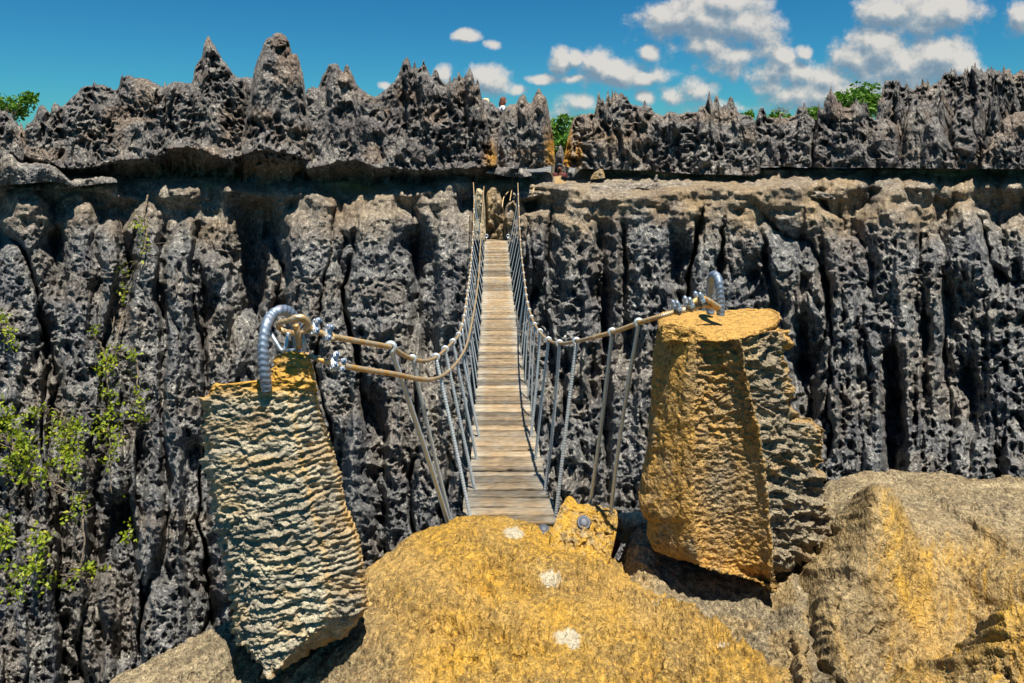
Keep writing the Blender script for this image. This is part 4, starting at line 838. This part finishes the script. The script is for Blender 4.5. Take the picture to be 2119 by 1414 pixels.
# steel studs in the rock at the near end
for u, v, d, lab, s in ((1209, 1076, 3.93, 'round steel stud pinned through the ochre wedge', 1.0), (1125, 1090, 4.2, 'round steel stud sunk in the bare rock beside the wedge', .85)):
    n = np.array([0, -.64, .77]) if s == 1 else np.array([0, -.35, .95])
    rt_ = empty('anchor_stud', tuple(W(u, v, d)-n*(.040 if s == 1 else .026))); tag(rt_, lab, 'anchor stud', 'steel studs at the bridge end')
    mb = MB(); n = np.array([0, -.64, .77]) if s == 1 else np.array([0, -.35, .95]); n /= np.linalg.norm(n); mb.tube([-n*.05, n*.004, n*.010, n*.012], np.array([.041, .041, .039, .034])*s, 24); mb.build('washer', M['iron'], rt_)
    mb = MB(); mb.tube([n*.010, n*.016, n*.020, n*.021], np.array([.030, .026, .016, .004])*s, 20); mb.build('bolt_head', M['iron'], rt_)
mb = MB(); mb.tube(catmull([W(1256, 1160, 3.98), W(1262, 1146, 4.0), W(1272, 1128, 4.03), W(1274, 1118, 4.05)], 6), np.full(19, .03), 10); tag(mb.build('rusty_bar', M['rust']), 'stub of dark red rusty bar under the ochre wedge', 'rusty bar')

# ---------------------------------------------------------------- plants
rp = np.random.RandomState(21)
def leaf_mesh(name, pts, size, mat, parent, droop=.3, up=None):
    """Many small pointed leaves, each folded along its midrib."""
    n = len(pts); pts = np.array(pts); a = rp.normal(size=(n, 3)); a[:, 2] -= droop; a /= np.linalg.norm(a, axis=1, keepdims=True)
    b = rp.normal(size=(n, 3)); b[:, 2] += .8; b -= a*(a*b).sum(1, keepdims=True); b /= np.linalg.norm(b, axis=1, keepdims=True); c = np.cross(a, b)
    s = size*rp.uniform(.45, 1.35, (n, 1))
    v = np.stack([pts, pts+a*s*.45+c*s*.30+b*s*.06, pts+a*s, pts+a*s*.45-c*s*.30+b*s*.06, pts+a*s*.5-b*s*.04], 1)
    k = np.arange(n)[:, None]*5; q = np.concatenate([k+np.array([[0, 1, 2, 4]]), k+np.array([[0, 4, 2, 3]])], 0)
    return link(name, fast_mesh(name, v, q), M[mat], parent, smooth=False)

def climber(label, stems, clusters, size=.095, mat='leaf'):
    d0 = stems[0][0]; base = np.array(W(d0[0], d0[1], cliff_at(*d0)-.1)); root = empty('climbing_plant', tuple(base)); tag(root, label, 'climbing plant', 'green creepers on the gorge wall')
    mb = MB()
    for st in stems:
        pp = []
        for (u, v) in st: pp.append(W(u, v, cliff_at(u, v)-.12))
        P = catmull(pp, 7); P = P+rp.normal(0, .012, P.shape); mb.tube(P, np.linspace(.024, .010, len(P)), 5)
        for _ in range(3*len(st)):
            i = rp.randint(2, len(P)-1); e = P[i]+np.array([rp.normal(0, .22), -abs(rp.normal(0, .12)), rp.normal(0, .18)]); mb.tube(catmull([P[i], (P[i]+e)/2+rp.normal(0, .03, 3), e], 4), .008, 4)
    keep_parent(mb.build('stem', M['twig']), root)
    pts = []
    for (cu, cv, ru, rv, n) in clusters:
        for _ in range(max(3, int(n*.62))):
            # small sprays rather than an even cloud
            u = cu+rp.normal(0, .55)*ru; v = cv+rp.normal(0, .55)*rv; d = cliff_at(u, v)-rp.uniform(.05, .40); c = W(u, v, d)
            for _ in range(rp.randint(2, 5)): pts.append(c+rp.normal(0, .045, 3))
    keep_parent(leaf_mesh('leaves', pts, size, mat, root), root)
climber('sparse creeper hanging from the shaded lip, highest on the wall', [[(306, 405), (300, 440), (304, 480), (296, 520), (280, 555), (262, 600), (240, 640), (232, 690)]], [(293, 462, 22, 16, 26), (302, 505, 14, 32, 22), (262, 552, 18, 12, 14), (250, 598, 14, 22, 18), (262, 620, 12, 10, 8)])
climber('long leafy creeper trailing straight down the middle of the left wall', [[(192, 690), (215, 730), (224, 800), (226, 870), (228, 950), (230, 1020)], [(258, 640), (236, 715), (222, 745)]], [(192, 682, 12, 10, 14), (222, 745, 24, 24, 52), (212, 765, 18, 16, 24), (226, 812, 22, 20, 34), (228, 850, 24, 20, 34), (205, 880, 18, 18, 22), (232, 895, 24, 20, 40), (236, 925, 24, 12, 22), (222, 950, 18, 18, 16), (248, 720, 14, 10, 14)])
climber('thin wiry creeper with a curled tip right of the long one', [[(276, 730), (284, 762), (286, 820), (290, 860), (300, 872), (314, 868)]], [(272, 740, 12, 18, 18), (284, 800, 10, 30, 14), (288, 840, 16, 20, 18), (296, 866, 20, 10, 14)])
climber('thick bright bush growing out of the wall at the left edge', [[(-20, 900), (10, 905), (30, 925), (52, 950)], [(28, 925), (40, 960), (62, 985)], [(60, 1010), (55, 975), (40, 930)]], [(6, 850, 18, 20, 36), (14, 880, 22, 24, 62), (34, 905, 30, 22, 62), (50, 930, 22, 28, 52), (22, 965, 26, 12, 50), (62, 945, 14, 20, 24), (44, 985, 24, 12, 24)])
climber('yellowish clump beside the bush, spread under the long creeper', [[(120, 1000), (130, 960), (136, 915), (142, 885)], [(142, 885), (128, 858), (112, 846), (90, 852)]], [(72, 852, 34, 14, 46), (110, 880, 12, 10, 10), (136, 890, 30, 18, 60), (140, 920, 28, 20, 56), (128, 950, 26, 18, 52), (146, 942, 22, 22, 38), (160, 880, 28, 14, 34), (80, 985, 26, 12, 26), (150, 985, 14, 14, 18)])
climber('straggling creeper with bare arching twigs low on the left wall', [[(92, 965), (110, 1000), (150, 1018), (180, 1022)], [(96, 1130), (110, 1160), (130, 1192), (170, 1196), (205, 1198)], [(172, 1024), (171, 1070), (172, 1150), (165, 1197)]], [(88, 1122, 22, 26, 44), (72, 1165, 30, 16, 36), (50, 1190, 30, 26, 34), (110, 1200, 36, 12, 26), (150, 1065, 18, 16, 24), (186, 1178, 30, 10, 30), (160, 1040, 18, 14, 20), (264, 1090, 12, 60, 26), (36, 1222, 16, 24, 16)])
climber('dark green spray of leaves at the left edge below the bush', [[(-14, 1070), (10, 1080), (18, 1110)]], [(10, 1090, 18, 26, 52), (4, 1125, 16, 14, 24)])
climber('small hanging spray of leaves at the left edge above the bush', [[(-8, 655), (10, 680), (26, 706)]], [(6, 664, 12, 16, 18), (20, 690, 14, 16, 26), (30, 712, 8, 10, 10)])

def tree(label, cu, cv, ru, rv, d, n, lean=0., size=.22, zbase=-2.5, lobes=9, mat='tree', kind='leafy_tree'):
    c = W(cu, cv, d); s = d/F; base = np.array([c[0]+lean, d, zbase]); ru *= 1.2; rv *= 1.15; root = empty(kind, tuple(base)); tag(root, label, 'tree', 'green trees beyond the pinnacles')
    mb = MB(); top = c+np.array([0, 0, rv*s*.3]); mb.tube(catmull([base, base*.5+top*.5+np.array([.1, 0, 0]), top], 8), np.linspace(.16, .05, 17), 8)
    ce = []
    for i in range(lobes):
        a = rp.uniform(0, 2*math.pi); b = rp.uniform(-.7, 1); r = rp.uniform(.35, .85); q = c+np.array([math.cos(a)*ru*s*r, math.sin(a)*ru*s*r*.8, b*rv*s*r]); ce.append((q, rp.uniform(.28, .5)*min(ru, rv)*s))
        mb.tube(catmull([c*.75+base*.25, c*.5+q*.5+rp.normal(0, .06, 3), q], 5), np.linspace(.05, .015, 11), 6)
    keep_parent(mb.build('trunk', M['twig']), root); pts = []
    for k in range(n):
        q, r = ce[rp.randint(lobes)]; g = rp.normal(size=3); g /= np.linalg.norm(g); pts.append(q+g*r*rp.uniform(.45, 1.05)*np.array([1.15, 1, .85]))
    keep_parent(leaf_mesh('crown', pts, size, mat, root), root)
tree('bright leafy tree above the low rock at the left edge', 14, 232, 52, 42, 30, 1700, size=.20)
tree('light green tree filling the left side of the gap in the rocks', 1142, 264, 34, 42, 31, 1500, size=.19)
tree('dense bushy tree low in the middle of the gap', 1168, 312, 34, 40, 29, 1300, size=.18)
tree('darker green tree peeping over the right side of the gap', 1192, 266, 26, 30, 33, 900, size=.2)
tree('round green tree standing behind the hump-topped block', 1782, 214, 52, 42, 30, 2400, size=.2, lobes=14)
tree('small bright tuft of a tree between the needle and the hump', 1688, 236, 18, 14, 34, 500, size=.2)
tree('low green bush just left of the bare tree', 1592, 244, 22, 10, 34, 420, size=.2, kind='bushy_tree')
tree('low green bush just right of the bare tree', 1640, 246, 22, 9, 35, 400, size=.2, kind='bushy_tree')
tree('low sliver of green behind the long low block', 1543, 240, 18, 8, 34, 260, size=.2, kind='bushy_tree')
root = empty('bare_tree', tuple(np.array([W(1616, 240, 36)[0], 36, -2.5]))); tag(root, 'leafless grey tree, thin twigs fanned against the sky', 'tree')
b0 = W(1616, 243, 36); mb = MB(); mb.tube([np.array([b0[0], 36, -2.5]), b0], .07, 6)
for i in range(16):
    a = rp.uniform(-1.25, 1.25); L = rp.uniform(.35, .62); e = b0+np.array([math.sin(a)*L*1.1, rp.normal(0, .2), math.cos(a)*L*.8+.1]); m = b0*.5+e*.5+np.array([0, 0, .05]); mb.tube(catmull([b0, m, e], 4), np.linspace(.03, .01, 9), 4)
    for j in range(3): mb.tube([m*.5+e*.5, m*.5+e*.5+np.array([rp.normal(0, .14), 0, abs(rp.normal(.1, .08))])], .008, 4)
keep_parent(mb.build('branches', M['twig']), root)
tag(relief('rock_spire', [(1146, 350), (1151, 318), (1156, 303), (1161, 299), (1166, 312), (1172, 350)], [(1146, 385), (1172, 385)], 22.5, R=10, th=.4, seed=480, pit=.5), 'slim grey spire standing in the gap before the trees', 'rock spire')
tag(relief('boulder', [(1172, 372), (1175, 354), (1184, 350), (1192, 353), (1197, 372)], [(1172, 392), (1197, 392)], 21.0, R=12, bulge=.2, th=.3, seed=490, pit=.3, mat='cliff'), 'small bluish boulder in the foot of the gap', 'boulder')
# stones lying on the ledge
for lab, top, bot, d, wm in (('small ochre stone with a tail lying on the ledge right of the gap', [(1222, 366), (1230, 356), (1240, 350), (1248, 352), (1252, 362)], [(1222, 372), (1252, 369)], 18.4, .8), ('small upright chip of stone on the ledge under the long block', [(1352, 372), (1357, 362), (1364, 360), (1366, 366), (1362, 374)], [(1352, 380), (1362, 380)], 18.3, .2)):
    tag(relief('loose_stone', top, bot, d, R=8, bulge=.1, th=.15, seed=495, pit=.1, flute=.2, warmf=lambda U, V, wm=wm: wm+0*U, mat='cliff', step=1.2, vstep=1.), lab, 'stone')

# ---------------------------------------------------------------- people on the far side
def skin_mesh(name, verts, edges, radii, mat, parent, sub=2):
    me = bpy.data.meshes.new(name); me.from_pydata(verts, edges, []); me.update(); o = bpy.data.objects.new('tmp', me); COL.objects.link(o)
    sk = o.modifiers.new('s', 'SKIN'); sk.use_smooth_shade = True
    for i, r in enumerate(radii): me.skin_vertices[0].data[i].radius = (r, r) if np.isscalar(r) else r
    me.skin_vertices[0].data[0].use_root = True
    su = o.modifiers.new('u', 'SUBSURF'); su.levels = su.render_levels = sub
    dg = bpy.context.evaluated_depsgraph_get(); m2 = bpy.data.meshes.new_from_object(o.evaluated_get(dg)); bpy.data.objects.remove(o); m2.name = name
    m2.materials.clear(); return link(name, m2, M[mat], parent)
def person(label, loc, rz, skin, shirt, trous, hair, hat=False, longhair=False, bend=0., h=1.7):
    k = h/1.72; root = empty('person', loc); root.rotation_euler = (0, 0, rz); root.scale = (k, k, k); tag(root, label, 'person')
    f = bend
    V = [(0, 0, .96), (0, .02*1+.10*f, 1.14), (0, .01+.2*f, 1.36), (0, .02+.26*f, 1.48), (0, .05+.30*f, 1.56), (0, .06+.33*f, 1.66),
         (.18, .0+.2*f, 1.40), (.24, .02+.2*f, 1.12), (.22, .16+.25*f, .92), (.21, .22+.25*f, .84), (-.18, .0+.2*f, 1.40), (-.24, .02+.2*f, 1.12), (-.20, .18+.25*f, .95), (-.19, .24+.25*f, .88),
         (.10, 0, .88), (.11, .03, .50), (.11, -.02, .09), (.12, .12, .04), (-.10, 0, .88), (-.11, .05, .50), (-.11, .0, .09), (-.12, .14, .04)]
    E = [(0, 1), (1, 2), (2, 3), (3, 4), (4, 5), (2, 6), (6, 7), (7, 8), (8, 9), (2, 10), (10, 11), (11, 12), (12, 13), (0, 14), (14, 15), (15, 16), (16, 17), (0, 18), (18, 19), (19, 20), (20, 21)]
    Rr = [.13, .12, .13, .055, .085, .08, .06, .045, .035, .03, .06, .045, .035, .03, .085, .06, .045, .035, .085, .06, .045, .035]
    skin_mesh('body', V, E, Rr, skin, root)
    skin_mesh('shirt', [V[0], V[1], V[2], (0, .015+.24*f, 1.45), V[6], tuple(.5*(np.array(V[6])+V[7])), V[10], tuple(.5*(np.array(V[10])+V[11]))], [(0, 1), (1, 2), (2, 3), (2, 4), (4, 5), (2, 6), (6, 7)], [.15, .14, .148, .07, .075, .065, .075, .065], shirt, root)
    skin_mesh('trousers', [V[0], V[14], V[15], (V[16][0], V[16][1], .16), V[18], V[19], (V[20][0], V[20][1], .16)], [(0, 1), (1, 2), (2, 3), (0, 4), (4, 5), (5, 6)], [.152, .10, .075, .06, .10, .075, .06], trous, root)
    hc = np.array([0, .04+.31*f, 1.63]); me = bpy.data.meshes.new('hair'); bm = bmesh.new(); bmesh.ops.create_uvsphere(bm, u_segments=20, v_segments=12, radius=1)
    for v in bm.verts:
        p = v.co.copy(); s = .115+.006*math.sin(9*p.x+7*p.z); q = Vector((p.x*s*.95, p.y*s*1.08-.02, p.z*s*1.05+.015))
        if p.y > .35 and p.z < .5: q.y = min(q.y, .03)
        if longhair and p.z < -.1 and p.y < .3: q.z += p.z*.30; q.y -= .03; q.x *= 1.1
        v.co = Vector(hc)+q
    bm.to_mesh(me); bm.free(); link('hair', me, M[hair], root)
    for sx in (-1, 1):
        mb = MB(); mb.tube([hc+np.array([sx*.034, .083, .02]), hc+np.array([sx*.034, .094, .02])], np.array([.014, .006]), 8); mb.build('eye', M['navy'], root)
    mb = MB(); mb.tube([hc+np.array([0, .08, .02]), hc+np.array([0, .112, -.015]), hc+np.array([0, .085, -.03])], np.array([.010, .018, .008]), 8); mb.build('nose', M[skin], root)
    if hat:
        mb = MB(); mb.tube([hc+np.array([0, -.01, z]) for z in (.045, .052, .06, .10, .155, .17)], np.array([.20, .205, .125, .12, .105, .04]), 20); mb.build('hat', M['straw'], root)
def zt_(u, d): return -2.45
person('person in a pale straw hat, only the head above the saddle rock', (float(W(1006, 0, 22.2)[0]), 22.2, -.16), 2.6, 'skin', 'white', 'navy', 'hair', hat=True, h=1.60)
person('woman with long auburn hair in a white top on the skyline', (float(W(1034, 0, 22.2)[0]), 22.2, -.14), -1.2, 'skin', 'white', 'navy', 'hair', longhair=True, bend=.35, h=1.66)
bpy.data.objects['person.001'].children[1].data.materials[0] = M['white']
person('person in dark red clothes standing in the gap between the rocks', (float(W(1158, 0, 21.4)[0]), 21.4, -2.32), 3.0, 'darkskin', 'maroon', 'maroon', 'navy', h=1.70)

# ---------------------------------------------------------------- light, sky, camera
SUN = Vector((.13, -.31, 1)).normalized()
l = bpy.data.lights.new('sun', 'SUN'); l.energy = 5.0; l.angle = math.radians(.53); l.color = (1, .945, .85)
so = bpy.data.objects.new('sun', l); COL.objects.link(so); so.rotation_euler = (-SUN).to_track_quat('-Z', 'Y').to_euler()
w = bpy.data.worlds.new('World'); scene.world = w; w.use_nodes = True; nt = w.node_tree; nt.nodes.clear()
out = nd(nt, 'ShaderNodeOutputWorld'); bg = nd(nt, 'ShaderNodeBackground'); nt.links.new(bg.outputs[0], out.inputs[0])
sky = nd(nt, 'ShaderNodeTexSky', sky_type='NISHITA', sun_disc=False); sky.sun_elevation = math.asin(SUN.z); sky.sun_rotation = math.atan2(SUN.x, SUN.y)
sky.altitude = 300; sky.air_density = 1.0; sky.dust_density = .3; sky.ozone_density = 3.0
hs = nd(nt, 'ShaderNodeHueSaturation'); hs.inputs['Saturation'].default_value = 1.18; nt.links.new(sky.outputs[0], hs.inputs['Color'])
tint = mix(nt, 1.0, hs.outputs[0], (.22, .80, .98), 'MULTIPLY')

# cumulus: clumps of vapour placed by compass bearing and height above the horizon
CLOUDS = [(1400, 40, 62, 34, 1), (1465, 45, 95, 45, 1), (1535, 50, 62, 40, 1), (1500, 8, 75, 30, 1), (1560, 62, 40, 22, .9), (1470, 92, 75, 26, .75), (1540, 118, 80, 34, .62), (1590, 148, 70, 34, .6),
          (1855, 22, 62, 30, 1), (1925, 26, 72, 36, 1), (1975, 30, 40, 24, .95), (1905, 55, 70, 20, .7),
          (1818, 105, 56, 44, 1), (1780, 128, 50, 34, .95), (1870, 135, 100, 40, .95), (1945, 112, 48, 38, 1), (1985, 135, 40, 30, .9),
          (1660, 108, 16, 16, 1), (1622, 118, 22, 18, 1), (1605, 140, 22, 18, .9), (1650, 148, 46, 30, .85), (1715, 160, 60, 30, .8), (1690, 195, 90, 34, .65), (1780, 195, 80, 30, .6),
          (1160, 128, 18, 22, .95), (1186, 124, 16, 16, .95), (1230, 138, 36, 30, 1), (1275, 150, 60, 24, 1), (1335, 160, 44, 14, .9), (1190, 165, 30, 8, .7),
          (965, 74, 24, 10, .9), (1019, 91, 16, 9, .9), (1346, 112, 18, 14, .9), (1124, 168, 30, 9, .85), (1012, 170, 36, 26, .95), (915, 158, 16, 18, .8), (798, 178, 12, 6, .8), (1075, 188, 18, 8, .7),
          (1452, 190, 36, 20, .7), (1335, 203, 22, 14, .75), (1385, 200, 36, 16, .55), (1600, 185, 40, 16, .6), (1205, 215, 50, 14, .55), (1300, 225, 60, 12, .5), (2112, 40, 22, 28, .9), (1160, 235, 30, 30, .55), (1500, 222, 90, 14, .5)]
grp = bpy.data.node_groups.new('cloud density', 'ShaderNodeTree')
grp.interface.new_socket('P', in_out='INPUT', socket_type='NodeSocketVector'); grp.interface.new_socket('Density', in_out='OUTPUT', socket_type='NodeSocketFloat')
gi = nd(grp, 'NodeGroupInput'); go = nd(grp, 'NodeGroupOutput')
nz = nd(grp, 'ShaderNodeTexNoise'); nz.inputs['Scale'].default_value = 22; nz.inputs['Detail'].default_value = 9; nz.inputs['Roughness'].default_value = .62
grp.links.new(gi.outputs[0], nz.inputs['Vector'])
nw = nd(grp, 'ShaderNodeTexNoise'); nw.inputs['Scale'].default_value = 11; nw.inputs['Detail'].default_value = 4
grp.links.new(gi.outputs[0], nw.inputs['Vector'])
wv = nd(grp, 'ShaderNodeVectorMath', operation='SUBTRACT'); grp.links.new(nw.outputs['Color'], wv.inputs[0]); wv.inputs[1].default_value = (.5, .5, .5)
ws = nd(grp, 'ShaderNodeVectorMath', operation='SCALE'); grp.links.new(wv.outputs[0], ws.inputs[0]); ws.inputs['Scale'].default_value = .028
wa = nd(grp, 'ShaderNodeVectorMath', operation='ADD'); grp.links.new(gi.outputs[0], wa.inputs[0]); grp.links.new(ws.outputs[0], wa.inputs[1])
acc = None
for (cu, cv, ru, rv, wt) in CLOUDS:
    a = nd(grp, 'ShaderNodeVectorMath', operation='MULTIPLY_ADD'); grp.links.new(wa.outputs[0], a.inputs[0])
    p0, q0, rp, rq = (cu-CX)/F, (VH-cv)/F, 1.33*ru/F, 1.38*rv/F
    a.inputs[1].default_value = (1/rp, 1/rq, 0); a.inputs[2].default_value = (-p0/rp, -q0/rq, 0)
    ln = nd(grp, 'ShaderNodeVectorMath', operation='LENGTH'); grp.links.new(a.outputs[0], ln.inputs[0])
    d = nd(grp, 'ShaderNodeMath', operation='MULTIPLY_ADD'); grp.links.new(ln.outputs['Value'], d.inputs[0]); d.inputs[1].default_value = -.75*wt; d.inputs[2].default_value = wt*.98
    if acc is None: acc = d.outputs[0]
    else:
        mx = nd(grp, 'ShaderNodeMath', operation='SMOOTH_MAX'); mx.inputs[2].default_value = .12; grp.links.new(acc, mx.inputs[0]); grp.links.new(d.outputs[0], mx.inputs[1]); acc = mx.outputs[0]
f = nd(grp, 'ShaderNodeMath', operation='MULTIPLY_ADD'); grp.links.new(nz.outputs['Fac'], f.inputs[0]); f.inputs[1].default_value = 1.5; f.inputs[2].default_value = -.80
g2 = nd(grp, 'ShaderNodeMath', operation='ADD'); grp.links.new(acc, g2.inputs[0]); grp.links.new(f.outputs[0], g2.inputs[1]); grp.links.new(g2.outputs[0], go.inputs[0])
tc = nd(nt, 'ShaderNodeTexCoord'); sx = nd(nt, 'ShaderNodeSeparateXYZ'); nt.links.new(tc.outputs['Generated'], sx.inputs[0])
yy = mth(nt, 'MAXIMUM', sx.outputs[1], .05); cb = nd(nt, 'ShaderNodeCombineXYZ'); nt.links.new(mth(nt, 'DIVIDE', sx.outputs[0], yy), cb.inputs[0]); nt.links.new(mth(nt, 'DIVIDE', sx.outputs[2], yy), cb.inputs[1])
def dens(dx, dy):
    o = nd(nt, 'ShaderNodeVectorMath', operation='ADD'); nt.links.new(cb.outputs[0], o.inputs[0]); o.inputs[1].default_value = (dx, dy, 0)
    n = nd(nt, 'ShaderNodeGroup'); n.node_tree = grp; nt.links.new(o.outputs[0], n.inputs[0]); return n.outputs[0]
d0 = dens(0, 0); d1 = dens(.006, .016)
al = nd(nt, 'ShaderNodeMapRange', interpolation_type='SMOOTHSTEP'); nt.links.new(d0, al.inputs[0]); al.inputs[1].default_value = .0; al.inputs[2].default_value = .48
front = mth(nt, 'GREATER_THAN', sx.outputs[1], .1)
lit = mth(nt, 'ADD', mth(nt, 'MULTIPLY', mth(nt, 'SUBTRACT', d0, d1), 1.5), .50)
ccol = ramp(nt, lit, [(.10, (.24, .34, .44)), (.45, (.40, .48, .54)), (.70, (.66, .66, .64)), (.95, (.86, .82, .76))])
skys = mix(nt, 1.0, tint, (SKYK, SKYK, SKYK), 'MULTIPLY')
fin = mix(nt, mth(nt, 'MULTIPLY', mth(nt, 'MULTIPLY', al.outputs[0], front), .93), skys, mix(nt, 1.0, ccol, (CLDK,)*3, 'MULTIPLY'))
nt.links.new(fin, bg.inputs[0]); bg.inputs[1].default_value = .1

cam = bpy.data.cameras.new('camera'); cam.sensor_width = 36; cam.lens = F/2119*36; cam.shift_y = -(707-VH)/2119; cam.clip_start = .05; cam.clip_end = 5000
co = bpy.data.objects.new('camera', cam); COL.objects.link(co); co.rotation_euler = (math.radians(90), 0, 0); scene.camera = co
scene.view_settings.view_transform = 'Standard'; scene.view_settings.look = 'None'; scene.view_settings.exposure = EXPO; scene.view_settings.gamma = 1
try:
    scene.cycles.max_bounces = 5; scene.cycles.use_denoising = True
except Exception: pass
